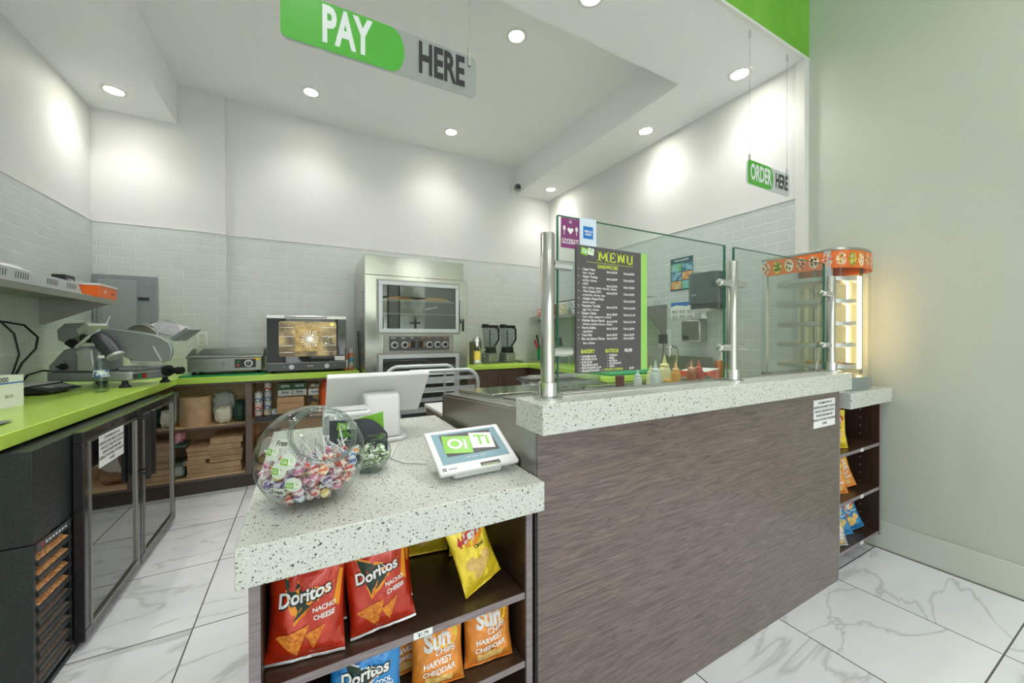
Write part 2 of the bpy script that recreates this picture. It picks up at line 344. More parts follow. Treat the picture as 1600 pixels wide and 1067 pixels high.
# ceilings: raised tray between three dropped soffits
st('ceiling', CEIL, (-.975, 2.425, 1.88, YB+.1, ZH, ZH+.1))
st('ceiling_soffit_left', CEIL, (XL-.1, -.975, YG, YB+.1, ZL, ZH+.1))
st('ceiling_soffit_right', CEIL, (2.425, XB+.1, YG, YB+.1, ZL, ZH+.1))
st('ceiling_soffit_front', CEIL, (-.975, 2.425, YG, 1.88, ZL, ZH+.1))
st('wall_fascia_green', GREENP, (XL-.1, XB+.02, YG-.012, YG, ZL, ZF+.05))
st('trim_6', TRIM, (XL, XB, YG-.016, YG, ZL-.006, ZL+.012))
st('ceiling_front', CEIL, (-4.5, 5.5, -3.7, YG+.1, ZF, ZF+.1))
st('baseboard_right', mat('baseboard_paint', (206, 213, 200), .35), (XB-.022, XB, -3.6, YG, 0, .158), bev=.005)
st('trim_7', mat('grout_dark', (110, 110, 96), .8), (XB-.028, XB, -3.6, YG, 0, .004))
# storefront behind the camera: piers, sill and head round three big windows
st('wall_front', PAINT, (-4.5, -3.5, -3.7, -3.6, 0, ZF), (-.95, -.5, -3.7, -3.6, 0, ZF), (2.0, 2.25, -3.7, -3.6, 0, ZF), (4.75, 5.5, -3.7, -3.6, 0, ZF), (-4.5, 5.5, -3.7, -3.6, 0, .2), (-4.5, 5.5, -3.7, -3.6, 3.4, ZF))
for i, wx in enumerate((-2.2, .75, 3.5)):
    g = G()
    for q in (-1.25, -.03, 1.21): g.box(wx+q, wx+q+.05, -3.68, -3.62, .2, 3.4)
    g.box(wx-1.25, wx+1.25, -3.68, -3.62, .2, .25); g.box(wx-1.25, wx+1.25, -3.68, -3.62, 2.3, 2.35)
    obj('window_%d' % (i+1), g, BLACKM, None, 0, 'structure')
g = G(); g.box(-4.5, -4.4, -3.7, YG+.1, 0, ZF); obj('wall_far_left', g, PAINT, None, 0, 'structure')

# ------------------------------------------------------------------ ceiling downlights
LED = mat('led_disc', (255, 255, 250), .5, emit=(255, 253, 246), es=14)
def downlight(x, y, z, label, k=1):
    t = thing('ceiling_light', label, 'ceiling light', (x, y, z), group='recessed ceiling downlights')
    g = G(); g.lathe([(.052, -.001), (.056, -.007), (.076, -.005), (.078, 0)], n=32); obj('trim_ring', g, TRIM, t)
    g = G(); g.lathe([(0, -.003), (.053, -.003)], n=32); obj('lamp_disc', g, LED, t)
    l = bpy.data.lights.new('lamp', 'SPOT'); l.energy = DOWN*k; l.spot_size = R(128); l.spot_blend = 1; l.shadow_soft_size = .05; l.color = (1, .965, .955)
    o = bpy.data.objects.new('lamp_light', l); COL.objects.link(o); o.parent = t; o.location = (0, 0, -.015)
for x, y, z, lb in ((-1.256, 3.94, ZL, 'round downlight in the low soffit near the left back corner'),
    (.052, 3.86, ZH, 'round downlight in the raised ceiling, left one above the back wall'),
    (1.38, 3.9, ZH, 'round downlight in the raised ceiling above the tall steel oven'),
    (1.361, 2.43, ZH, 'round downlight in the middle of the raised ceiling, right of the pay sign'),
    (1.373, 1.62, ZL, 'round downlight cut by the top edge, in the front soffit'),
    (2.70, 1.6, ZL, 'round downlight in the right soffit beside the hanging order sign'),
    (2.70, 2.444, ZL, 'round downlight in the right soffit, middle of its row of three'),
    (2.72, 3.985, ZL, 'round downlight in the right soffit deepest in the back corner'),
    (-1.25, 2.3, ZL, 'added unseen downlight in the left soffit above the slicer counter'),  # added lamp, out of view
    (.04, 1.62, ZL, 'added unseen downlight in the front soffit above the candy bowl')):  # added out of view to brighten the low counter top
    downlight(x, y, z, lb, .72 if abs(x) > 2.5 or x < -1 else 1.1)
for i, (x, y) in enumerate(((0, -.2), (2.0, -.2), (0, -2.2), (2.0, -2.2))): downlight(x, y, ZF, 'added unseen downlight in the high dining room ceiling behind the viewer, %s' % ('first left', 'first right', 'second left', 'second right')[i], 2)  # unseen fixtures added to brighten the front of the room

# ------------------------------------------------------------------ hanging signs
SG = mat('sign_green', (70, 172, 36), .25, coat=.5); SW = mat('sign_white', (222, 232, 226), .3); ACR = glass('acrylic', (238, 242, 242), 1.5, 1.6)
def hang_sign(x0, x1, y, z0, z1, split, word1, word2, label, wires, sz):
    t = thing('hanging_sign', label, 'sign', ((x0+x1)/2, y, z0))
    r = (z1-z0)*.14; g = G(); g.prism(rrect(x0, x1, z0, z1, r), 'y', y-.005, y+.005); obj('acrylic_panel', g, ACR, t, w=True)
    hh = (z1-z0)/2; cz = (z0+z1)/2; g = G()
    poly = [(x0+r*(1-math.cos(R(a))), z1-r*(1-math.sin(R(a)))) for a in range(0, 91, 15)]+[(split-hh*.62+hh*.62*math.cos(R(a)), cz+hh*math.sin(R(a))) for a in range(90, -91, -12)]+[(x0+r*(1-math.sin(R(a))), z0+r*(1-math.cos(R(a)))) for a in range(0, 91, 15)]
    g.prism(poly, 'y', y-.0065, y-.0052); obj('green_field', g, SG, t, w=True)
    g = G(); g.text(word1, sz*1.06, lambda a, b: (x0+(split-x0)*.5+a, y-.0075, cz+b), sx=.52, off=.035)
    obj('lettering', g, SW, t, w=True)['label'] = 'white lettering'
    g = G(); g.text(word2, sz, lambda a, b: ((split+x1)/2+a, y-.0075, cz+b), sx=.50, off=.035)
    obj('lettering', g, INK, t, w=True)['label'] = 'dark lettering'
    for wx in wires:
        g = G(); g.cyl((wx, y, z1-.01), (wx, y, ZL-.03), .0012, n=6); c = obj('wire', g, STEEL, t, w=True)
        g = G(); g.cyl((wx, y, z1-.035), (wx, y, z1+.035), .0065, n=10); obj('wire_clip', g, CHROME, t, w=True); g = G(); g.cyl((wx, y, ZL-.05), (wx, y, ZL), .0065, n=10); obj('ceiling_clip', g, CHROME, t, w=True)
hang_sign(-.063, .573, 1.345, 2.155, 2.305, .305, 'PAY', 'HERE', 'hanging green and clear sign reading PAY HERE', (-.03, .548), .15)
hang_sign(2.345, 2.815, 1.345, 2.17, 2.315, 2.62, 'ORDER', 'HERE', 'hanging green and clear sign reading ORDER HERE', (2.372, 2.795), .125)

# ------------------------------------------------------------------ security camera in the back corner
t = thing('security_camera', 'small dome security camera high in the back corner', 'camera', (2.40, 4.33, 3.15))
g = G(); g.box(-.045, .03, -.05, .02, -.04, .06); obj('bracket', g, TRIM, t, .004)
g = G(); g.ball((-.02, -.09, -.005), .05, 12); obj('housing', g, GREYM, t)
g = G(); g.cyl((-.03, -.125, -.012), (-.035, -.148, -.016), .03, n=20); obj('lens', g, BLACK, t)

# ================================================================== front counter, bar, right unit
def WB(name, mat_, par, *b, bev=.0015): return bx(name, mat_, par, *b, bev=bev, w=True)
def printed(par, name, lines, mp, w=True, base=None, size=.02, gap=.028, sx=.6, label=None):
    g = G(); g.use(base or PAPER)
    return g
# low pay counter: quartz slab on an open snack shelf
t = thing('counter_slab', 'low white speckled quartz worktop carrying the candy bowl and tablet', 'countertop', (.22, 1.36, .773))
WB('slab', QUARTZ, t, (-.119, .572, .868, 1.87, .773, .853), bev=.003)
t = thing('snack_shelf', 'dark open shelf unit full of chip bags under the low quartz counter', 'shelf unit', (.22, 1.2, 0))
WB('side_panel', EDGE, t, (-.101, -.081, .90, 1.83, 0, .7725)); WB('side_panel', EDGE, t, (.532, .552, .90, 1.83, 0, .7725))
WB('lining', DARKIN, t, (.5295, .5318, .903, 1.33, .02, .7725)); WB('lining', DARKIN, t, (-.0808, -.0785, .903, 1.33, .02, .7725))
WB('back_panel', DARKIN, t, (-.081, .532, 1.33, 1.345, 0, .7725))
for z in (.525, .335, .10):
    s = WB('shelf', DARKIN, t, (-.078, .529, .905, 1.33, z, z+.018)); WB('shelf_edge', EDGE, s, (-.078, .529, .903, .905, z, z+.018))
g = G()
for i in range(13):
    for y in (.965, .985) if i % 2 else (.965,): g.cyl((.5288, y, .60+i*.012 if i < 0 else .13+i*.05), (.5293, y, .13+i*.05), .003, n=8)
obj('peg_holes', g, BLACK, t, w=True)
t2 = thing('price_tag', 'small white 1.79 price tag on the front edge of the chip shelf', 'price tag', (.243, .9, .54))
g = G().use(PAPER); g.box(.222, .268, .9005, .9018, .529, .545); g.use(INK); g.text('$1.79', .012, lambda a, b: (.245+a, .9, .537+b), sx=.95, off=.015); obj('tag', g, None, t2, w=True)

# tall service bar
t = thing('service_bar', 'long service bar front in dark horizontal wood grain laminate', 'bar', (1.48, .95, 0))
WB('front_panel', PANEL, t, (.574, 2.393, .908, .918, 0, .976)); WB('end_panel', STEELD, t, (.574, .584, .9185, 1.003, 0, .976)); WB('rear_panel', DARKIN, t, (.585, 2.393, .99, 1.003, 0, .976))
WB('end_panel', PANEL, t, (2.383, 2.393, .9185, .989, 0, .976))
t = thing('bar_counter', 'raised white speckled quartz ledge along the top of the bar', 'countertop', (1.49, .94, .977))
WB('slab', QUARTZ, t, (.566, 2.425, .868, 1.02, .977, 1.062), bev=.003)
# notices (three of them share their words)
NOTICE = ['CONSUMING RAW OR', 'UNDERCOOKED MEATS, POULTRY,', 'SEAFOOD, SHELLFISH, EGGS OR', 'UNPASTEURIZED MILK MAY', 'INCREASE YOUR RISK OF FOODBORNE', 'ILLNESS.']
def notice(mp, w, h, label, cat='notice', d=None):
    g = G().use(PAPER); g.add([mp(-w/2, -h/2, 0), mp(w/2, -h/2, 0), mp(w/2, h/2, 0), mp(-w/2, h/2, 0), mp(-w/2, -h/2, .001), mp(w/2, -h/2, .001), mp(w/2, h/2, .001), mp(-w/2, h/2, .001)], [(0,1,2,3),(4,5,6,7),(0,1,5,4),(1,2,6,5),(2,3,7,6),(3,0,4,7)])
    g.use(INK)
    for i, l in enumerate(NOTICE): g.text(l, h*.125, lambda a, b, i=i: mp(a, b+h*(.38-.15*i), .0016), sx=.50*w/h, off=.01)
    return solo('notice', g, None, label, cat)
notice(lambda a, b, c: (2.235+a, .9075-c, .872+b), .215, .135, 'white food safety notice at the right end of the bar front')

# right end unit by the side wall
t = thing('end_counter', 'short white speckled quartz top beside the side wall', 'countertop', (2.7, 1.1, .87))
WB('slab', QUARTZ, t, (2.445, 2.965, .878, .976, .872, .954), (2.396, 2.965, .976, 1.62, .872, .954), bev=.003)
t = thing('end_shelf', 'narrow open shelf unit of chip bags at the right end of the bar', 'shelf unit', (2.67, 1.1, 0))
WB('side_panel', DARKIN, t, (2.905, 2.925, .915, 1.3, .10, .8715)); WB('side_panel', DARKIN, t, (2.396, 2.416, .915, 1.3, .10, .8715)); WB('back_panel', DARKIN, t, (2.416, 2.905, 1.285, 1.3, .10, .8715))
WB('side_edge', EDGE, t, (2.905, 2.925, .9125, .9148, .10, .8715)); WB('side_edge', EDGE, t, (2.396, 2.416, .9125, .9148, .10, .8715))
for z in (.615, .36, .105):
    s = WB('shelf', DARKIN, t, (2.4165, 2.9045, .918, 1.285, z, z+.018)); WB('shelf_edge', EDGE, s, (2.4165, 2.9045, .916, .918, z, z+.018)); 
WB('plinth', BLACKM, t, (2.42, 2.86, 1.0, 1.25, 0, .099))
g = G()
for i in range(14):
    for y in (1.0, ): g.cyl((2.9035, y, .2+i*.047), (2.9045, y, .2+i*.047), .0035, n=8)
obj('peg_holes', g, ALU, t, w=True)
for z, lb in ((.615, 'tiny white price tag on the upper shelf edge of the end unit'), (.36, 'tiny white price tag on the middle shelf edge of the end unit'), (.105, 'tiny white price tag on the bottom shelf edge of the end unit')):
    g = G().use(PAPER); g.box(-.018, .018, -.001, 0, -.001, .017); g.use(INK); g.text('$1.79', .010, lambda a, b: (a, -.0014, .008+b), sx=.9)
    solo('price_tag', g, None, lb, 'price tag', loc=(2.68, .9155, z))

# ------------------------------------------------------------------ sneeze guard posts and glass
YP = .955
def post(x, label):
    t = thing('glass_post', label, 'post', (x, YP, 1.062), group='steel posts of the glass guard')
    g = G(); g.lathe([(.045, 0), (.045, .006), (.034, .010)], n=28); obj('base_flange', g, CHROME, t)
    g = G(); g.lathe([(.029, .01), (.029, .05), (.0205, .052)], n=28); obj('collar', g, CHROME, t)
    g = G(); g.lathe([(.0215, .05), (.0215, .494), (.019, .498)], n=28); obj('pole', g, POLISH, t)
    return t
for i, (x, lb, sides) in enumerate(((.640, 'steel guard post at the left end of the bar top', (1,)), (1.560, 'steel guard post in the middle of the bar top between the two panes', (-1, 1)), (2.415, 'steel guard post at the right end of the bar top', (-1,)))):
    t = post(x, lb)
    for z in (.14, .405):
        for sd in sides:
            g = G(); g.cyl((sd*.018, .0, z), (sd*.085, .0, z), .015, n=20); g.ball((sd*.085, 0, z), .015, 8, (.5, 1, 1)); obj('glass_clamp', g, CHROME, t)
def pane(x0, x1, label):
    t = thing('sneeze_guard', label, 'glass panel', ((x0+x1)/2, YP+.02, 1.075))
    g = G(); g.box(x0, x1, YP+.018, YP+.0181, 1.075, 1.625); o = obj('pane', g, GLASSG, t, w=True)
    g = G(); g.box(x0-.002, x0, YP+.013, YP+.023, 1.075, 1.625); g.box(x1, x1+.002, YP+.013, YP+.023, 1.075, 1.625); g.box(x0, x1, YP+.013, YP+.023, 1.625, 1.6265); obj('pane_edge', g, GEDGE, t, w=True)
pane(.69, 1.535, 'wide clear glass guard pane above the bar, with the menu on it'); pane(1.60, 2.385, 'second clear glass guard pane, in front of the heated display case')
solo('glass_channel', G().box(.72, 2.38, YP+.03, YP+.06, 1.0625, 1.068), STEEL, 'thin steel strip along the back of the bar top', 'strip', bev=.001)

# ------------------------------------------------------------------ menu board on the glass
def cards(g, mp, s, bold=.03):      # the shop's two tilted cards
    def card(cx, cy, a, w, h, m1, m2, txt):
        c, q = math.cos(R(a)), math.sin(R(a)); f = lambda x, y, k=0: mp((cx+x*c-y*q)*s, (cy+x*q+y*c)*s, k)
        g.use(m1); g.add([f(-w/2, -h/2, 1), f(w/2, -h/2, 1), f(w/2, h/2, 1), f(-w/2, h/2, 1)], [(0,1,2,3)])
        g.use(m2); g.text(txt, .62, lambda x, y: f(x, y, 2), sx=1.05, off=bold)
    card(.48, .02, -8, .80, .72, WINK, LGREEN, 'Ti'); card(-.42, -.02, -9, .95, .78, LGREEN, WINK, 'Oi')
MB = mat('menu_charcoal', (84, 80, 82), .35); MG = mat('menu_lime', (196, 214, 78), .5); MS = mat('menu_side_green', (150, 204, 104), .4)
t = thing('menu_board', 'dark grey sandwich menu board fixed behind the bar glass', 'menu board', (.905, YP-.004, 1.12))
g = G().use(MB); g.box(.752, 1.036, YP+.004, YP+.012, 1.132, 1.54); g.use(MS); g.box(1.036, 1.066, YP+.004, YP+.012, 1.132, 1.54)
X0 = .752; ZT1 = 1.54; mw = .284
def mp(a, b, k=0): return (X0+a*mw, YP+.0037-.0003*k, ZT1-b*.408)
def ml(txt, x, y, sz, mm, al='LEFT', sx=.95, off=.012): g.use(mm); g.text(txt, sz, lambda a, b: (X0+x*mw+a, YP+.0032, ZT1-y*.408+b), sx=sx, off=off, align=al)
cards(g, lambda a, b, k: (X0+.155*mw+a, YP+.0036-.0003*k, ZT1-.045*.408+b), .03)
g.use(MG)      # slab-serif title
def slab(ch, x0, w, z0, h):
    s, b = w*(.17 if ch == 'M' else .22), h*.12; Q = []
    rect = lambda a, c, d, e: Q.append([(a, d), (c, d), (c, e), (a, e)])
    if ch in 'MNU':
        rect(w*.08, w*.08+s, 0, h); rect(w*.92-s, w*.92, 0, h); rect(-w*.02, w*.25 if ch in 'MN' else w*.38, h-b, h); rect(w*(.78 if ch == 'M' else .64), w*1.02, h-b, h)
        if ch != 'U': rect(-w*.02, w*.34, 0, b)
        if ch == 'M': rect(w*.68, w*1.02, 0, b); Q.append([(w*.10, h), (w*.28, h), (w*.56, h*.2), (w*.44, h*.2)]); Q.append([(w*.72, h), (w*.90, h), (w*.56, h*.2), (w*.44, h*.2)])
        if ch == 'N': Q.append([(w*.08, h), (w*.36, h), (w*.92, 0), (w*.68, 0)])
        if ch == 'U': rect(w*.14, w*.86, 0, h*.2)
    else: rect(w*.10, w*.10+s, 0, h); rect(0, w*.92, h-b, h); rect(0, w*.96, 0, b); rect(w*.3, w*.72, h*.44, h*.56); rect(w*.80, w*.92, h*.70, h); rect(w*.84, w*.96, 0, h*.30)
    for q in Q: g.flat(q, lambda a, b_: (x0+a, YP+.0032, z0+b_))
xx = X0+.305*mw
for ch, w_ in (('M', .045), ('E', .030), ('N', .036), ('U', .033)): slab(ch, xx, w_, ZT1-.112*.408, .034); xx += w_+.005
g.use(MG); g.box(X0+.14*mw, X0+.86*mw, YP+.0034, YP+.004, ZT1-.124*.408-.0012, ZT1-.124*.408)
ml('SANDWICHES', .46, .155, .0165, MG, 'CENTER', .85, .03)
rows = [('- Super Ham', 'ham, cheese', '6inch $6.99', '12inch $9.99'), ('- Super Turkey', 'turkey, cheese', '6inch $6.99', '12inch $9.99'), ('- OiTi', 'ham, turkey, salami, chorizo, cheese', '6inch $7.99', '12inch $9.99'),
 ('- The Classic OiTi', 'croquette, cheese, ham', '6inch $7.99', '12inch $9.99'), ('- Guajiro Roast Pork', 'lechon asado', '', '12inch $10.99'), ('Tempting Tortilla', 'egg, ham, cheese', '6inch $7.99', '12inch $10.99'), ('Guapo Cuban', 'ham, steak, pepperoni, cheese', '6inch $8.99', '12inch $11.99'),
 ('Chicken Bacon Ranch', 'chicken tenders, bacon, cheese', '6inch $7.99', '12inch $11.99'), ('Veggie Delite', 'vegetables', '6inch $5.99', '12inch $8.99')]
for i, (a, b, c, d) in enumerate(rows):
    y = .185+i*.0575
    ml('•', .02, y, .012, WINK); ml(a, .07, y, .0115, WINK, off=.02); ml(b, .085, y+.028, .0105, WINK, off=.012)
    if c: ml(c, .44, y+.006, .0105, WINK, off=.02)
    ml(d, .70, y+.006, .0105, WINK, off=.02)
for i, (a, c, d) in enumerate((('Tuna Fish', '6inch $4.99', '12inch $9.99'), ('Pan con Jamon Pierna', '6inch $4.99', '12inch $8.99'))):
    y = .185+(9+i*.5)*.0575; ml('•', .02, y, .012, WINK); ml(a, .07, y, .0115, WINK, off=.02); ml(c, .44, y, .0105, WINK, off=.02); ml(d, .70, y, .0105, WINK, off=.02)
ml('ham, cheese', .09, .765, .0105, WINK)
ml('BAKERY', .06, .832, .0165, MG, off=.035); ml('BATIDOS', .42, .832, .0165, MG, sx=.85, off=.035); ml('$4.99', .72, .832, .0165, WINK, off=.035)
for i, s_ in enumerate(('COOKIES $2.99', 'PICADERA $1.99', 'FLAN $4.99', 'TEQUENOS $2.99', 'PAN DE BONO $1.99', 'CROQUETAS $0.99')): ml('•  '+s_, .04, .872+i*.0225, .0092, WINK, off=.03)
for i, s_ in enumerate(('VAINILLA', 'FRESA', 'NUTELLA', 'CHOCOLATE', 'OREO')): ml('•  '+s_, .45, .867+i*.0225, .0092, WINK, off=.03)
ml('•', .36, .985, .012, WINK); ml('COLADA CUBANA', .40, .982, .0105, MG, off=.03); ml('$0.99', .80, .982, .0105, WINK, off=.03)
obj('board', g, None, t, w=True)
PUR = mat('purple', (124, 52, 108), .4); LB = mat('sticker_pale', (206, 222, 232), .4); AB = mat('sticker_blue', (10, 112, 190), .4)
def deco_sticker():
    g = G().use(PUR); y = YP+.006; g.box(.694, .766, y, y+.001, 1.525, 1.618); g.use(WINK)
    T = lambda s, x, z, sz, sx=.8: g.text(s, sz, lambda a, b: (x+a, y-.0005, z+b), sx=sx, off=.01)
    T('LE', .73, 1.607, .012)
    hx, hz = .730, 1.580
    g.flat([(hx, hz-.012), (hx+.011, hz+.001), (hx+.011, hz+.006), (hx+.0055, hz+.009), (hx, hz+.005), (hx-.0055, hz+.009), (hx-.011, hz+.006), (hx-.011, hz+.001)], lambda a, b: (a, y-.0005, b))
    for sx_ in (-.024, .024): g.box(hx+sx_-.0012, hx+sx_+.0012, y-.0006, y-.0004, hz-.014, hz+.004); g.flat(circ(hx+sx_, hz+.006, .005, 10, .008), lambda a, b: (a, y-.0006, b))
    T('GOOD', .716, 1.545, .022, .55); T('EATS', .748, 1.545, .022, .55)
    return solo('window_sticker', g, None, 'purple GOOD EATS sticker in the top left corner of the bar glass', 'sticker')
deco_sticker()
g = G().use(LB); y = YP+.006; g.box(.767, .835, y, y+.001, 1.533, 1.628); g.use(AB); g.box(.781, .821, y-.0006, y, 1.563, 1.602); g.use(WINK)
g.text('AMERICAN', .010, lambda a, b: (.801+a, y-.0009, 1.586+b), sx=.66, off=.02); g.text('EXPRESS', .010, lambda a, b: (.801+a, y-.0009, 1.576+b), sx=.7, off=.02)
solo('window_sticker', g, None, 'pale blue payment card sticker right of the purple one', 'sticker')

# ================================================================== left counter, cooler, back counters
ZC = .93; YF = 3.80; XF = -.872
t = thing('green_counter', 'lime green worktop running down the left wall and under the griddle', 'countertop', (-1.2, 3, .88))
g = G(); g.prism([(XL+.01, .2), (XF, .2), (XF, YF), (.44, YF), (.44, YB-.012), (-.633, YB-.012), (-.633, YB-.052), (XL+.01, YB-.052)], 'z', .88, ZC); obj('worktop', g, GREEN, t, .003, w=True)
# back-bar cooler
t = thing('bar_cooler', 'black glass-door cooler under the left green counter', 'cooler', (-1.15, 2.6, 0))
WB('cabinet', BLACKM, t, (-1.46, -.812, 1.895, 1.912, 0, .545), (-1.46, -.812, 2.126, 3.34, 0, .545), (-1.46, -.902, 1.913, 2.125, .02, .545), (-1.46, -.812, 1.913, 2.125, 0, .0195), (-1.46, -.812, 1.895, 3.34, .549, .866), bev=.002)
DBLK = mat('door_black', (44, 44, 44), .22, .2, coat=.4)
def door(y0, y1, hy, lb):
    x0, x1 = -.808, -.775; z0, z1 = .035, .872; f = .045
    o = WB('door', DBLK, t, (x0, x1, y0, y1, z0, z0+f), (x0, x1, y0, y1, z1-f, z1), (x0, x1, y0, y0+f, z0+f, z1-f), (x0, x1, y1-f, y1, z0+f, z1-f), bev=.003)
    WB('pane', DGLASS, o, (x1-.010, x1-.006, y0+f, y1-f, z0+f, z1-f), bev=0)
    g = G(); g.box(x1-.0055, x1+.004, y0+f-.004, y0+f+.006, z0+f, z1-f); g.box(x1-.0055, x1+.004, y1-f-.006, y1-f+.004, z0+f, z1-f); g.box(x1-.0055, x1+.004, y0+f, y1-f, z0+f-.004, z0+f+.006); g.box(x1-.0055, x1+.004, y0+f, y1-f, z1-f-.006, z1-f+.004)
    obj('gasket', g, STEELD, o, w=True)
    WB('backing', mat('cooler_inside', (96, 98, 94), .5), o, (x0-.0015, x0-.0005, y0+f, y1-f, z0+f, z1-f), bev=0)
    h = G(); h.prism(rrect(hy-.014, hy+.014, .50, .855, .012), 'x', x1+.032, x1+.048); h.cyl((x1, hy, .53), (x1+.033, hy, .53), .006, n=10); h.cyl((x1, hy, .82), (x1+.033, hy, .82), .006, n=10)
    obj('handle', h, BLACK, o, w=True)
door(2.135, 2.715, 2.685, ''); door(2.722, 3.325, 2.765, '')
g = G()
for i in range(9):
    z = .485-i*.052; g.prism([(-.90, z+.040), (-.90, z+.034), (-.806, z-.020), (-.806, z-.008)], 'y', 1.915, 2.122)
obj('louver', g, BLACKM, t, w=True)
RUST = mat('grain', (186, 118, 64), .8, vary=(120, (226, 172, 116), .1), bump=(200, .6))
RUST2 = mat('dull_grain', (118, 96, 80), .8, vary=(120, (86, 84, 80), .1))
g = G()
for i in range(9):
    z = .485-i*.052; g.use(RUST if i < 4 else RUST2); g.add([(-.895, 1.925, z+.0385), (-.895, 2.115, z+.0385), (-.812, 2.115, z-.0035), (-.812, 1.925, z-.0035)], [(0,1,2,3)])
obj('dusty_mesh', g, None, t, w=True)['label'] = 'orange-brown dusty mesh behind the louvers'
g = G().use(DGREY); g.box(-.811, -.8085, 1.91, 2.125, .515, .543); g.use(RED); g.box(-.8085, -.808, 1.935, 1.95, .522, .536); g.use(PAPER)
for i in range(7): g.box(-.8085, -.808, 1.96+i*.02, 1.972+i*.02, .525, .532)
obj('control_strip', g, None, t, w=True)
notice(lambda a, b, c: (-.7655+c, 2.352+a, .764+b-.0*a), .245, .135, 'white food safety notice on the first cooler door')
TB = mat('tray_black', (48, 50, 52), .3)

# water bottle
PET = glass('pet_plastic', (232, 240, 240), 1.4, 1.8)
t = thing('water_bottle', 'small clear water bottle with a blue label on the green counter', 'bottle', (-1.052, 3.10, ZC))
g = G(); g.lathe([(0, .002), (.030, 0), (.0335, .006), (.031, .02), (.0335, .03), (.031, .042), (.0335, .052), (.031, .064), (.0335, .075), (.0325, .09), (.0325, .125), (.033, .14), (.028, .165), (.016, .185), (.0125, .19), (.0125, .198)], n=28); obj('bottle_body', g, PET, t)
g = G(); g.lathe([(.0332, .088), (.0332, .126)], n=28); lb = obj('wrap_label', g, mat('bottle_label', (44, 110, 190), .4, vary=(30, (236, 240, 246), .03)), t)
g = G(); g.lathe([(.0145, .196), (.0145, .212), (0, .213)], n=20); obj('cap', g, WHITE, t)
# white carton at the frame edge
t = thing('carton', 'white printed carton at the left edge of the green counter', 'box', (-1.29, 2.60, ZC), rz=R(-12))
g = G().use(PAPER); g.box(-.1, .1, -.1, .1, 0, .145); g.use(BLUE); g.box(.1001, .1004, -.1, .1, .108, .114); g.use(DGREY); g.text('2000', .03, lambda a, b: (.1006, a+.0, b+.126), sx=.9, off=.02); g.text('BOX', .02, lambda a, b: (.1006, a+.03, b+.05), sx=.9); obj('carton_body', g, None, t)
# foil sheet
FOIL = mat('foil', (196, 198, 198), .28, 1, bump=(45, .5))
g = G(); g.grid(lambda u, v: (-1.28+.31*u, 1.75+.62*v*(1-.35*u), ZC+.002+.006*abs(math.sin(u*9+v*5))), 16, 16); g.grid(lambda u, v: (-1.28+.31*u, 1.75+.62*v*(1-.35*u), ZC+.0018), 1, 1)
solo('foil_sheet', g, FOIL, 'crumpled sheet of foil lying on the near end of the green counter', 'foil')
# kitchen scale
t = thing('kitchen_scale', 'flat black digital scale with steel platter in front of the slicer', 'scale', (-1.385, 3.22, ZC), rz=R(-8))
g = G(); g.prism([(-.10, .008), (.09, .008), (.165, .012), (.175, .02), (.09, .045), (-.10, .045)], 'y', -.15, .10); obj('base', g, BLACK, t, .004)
bx('platter', mat('platter', (206, 208, 206), .4, .4), t, (-.105, .07, -.16, .11, .048, .056), bev=.003)
g = G().use(DGREY); g.add([(.092, -.12, .0455), (.160, -.12, .0265), (.160, .08, .0265), (.092, .08, .0455)], [(0,1,2,3)]); g.use(mat('lcd', (150, 160, 150), .3))
g.add([(.10, -.10, .0452), (.135, -.10, .0352), (.135, -.03, .0352), (.10, -.03, .0452)], [(0,1,2,3)]); g.use(ALU)
for i in range(3):
    for j in range(4): x = .10+i*.018; yy = -.02+j*.022; zz = .0455-(x-.092)*.28+.0012; g.add([(x, yy, zz), (x+.012, yy, zz-.0034), (x+.012, yy+.016, zz-.0034), (x, yy+.016, zz)], [(0,1,2,3)])
obj('keypad', g, None, t)
g = G(); 
for x in (-.08, .10):
    for y in (-.12, .08): g.cyl((x, y, 0), (x, y, .009), .014, n=12)
obj('feet', g, RUBBER, t)

# ------------------------------------------------------------------ meat slicer
SM = mat('slicer_alu', (166, 172, 173), .42, .45); SL = mat('slicer_light', (208, 211, 210), .35, .4)
t = thing('meat_slicer', 'grey metal meat slicer with round blade standing on the left counter', 'slicer', (-1.072, 3.424, ZC), rz=R(-25))
# local frame: x runs from the motor end (-) to the thickness knob (+), -y is the front
g = G(); g.prism([(-.335, -.11), (.10, -.12), (.155, -.09), (.165, .20), (-.335, .20)], 'z', .04, .098); obj('base_casting', g, SM, t, .010)
g = G(); g.prism([(-.335, .0985), (-.337, .14), (-.246, .242), (-.16, .262), (-.075, .259), (-.028, .232), (-.028, .0985)], 'y', -.10, .06); obj('motor_casting', g, SM, t, .014)
g = G(); g.prism([(-.148, .108), (-.148, .195), (-.160, .23), (-.095, .252), (-.062, .240), (-.050, .105)], 'y', -.118, -.1005); obj('front_casting', g, SL, t, .006)
g = G(); g.prism([(.03, -.05), (.15, -.03), (.16, .15), (-.02, .15)], 'z', .0985, .128); obj('slide_rail', g, SM, t, .008)
for x, y in ((-.28, -.09), (.12, -.10), (.135, .18), (-.28, .17)):
    g = G(); g.lathe([(.03, 0), (.028, .01), (.016, .022), (.015, .0395)], c=(x, y, 0), n=18); obj('foot', g, RUBBER, t)
g = G(); g.cyl((.166, .15, .085), (.19, .15, .085), .038, n=24); g.cyl((.19, .15, .085), (.245, .15, .085), .022, n=20); g.cyl((.245, .15, .085), (.275, .15, .085), .028, .025, n=20); obj('thickness_knob', g, BLACK, t)
g = G().use(DGREY); g.box(.156, .164, -.085, .0, .052, .082); g.use(GRN); g.box(.163, .167, -.062, -.038, .057, .077); g.use(RED); g.cyl((.163, -.020, .067), (.169, -.020, .067), .012, n=16); obj('power_switch', g, None, t)
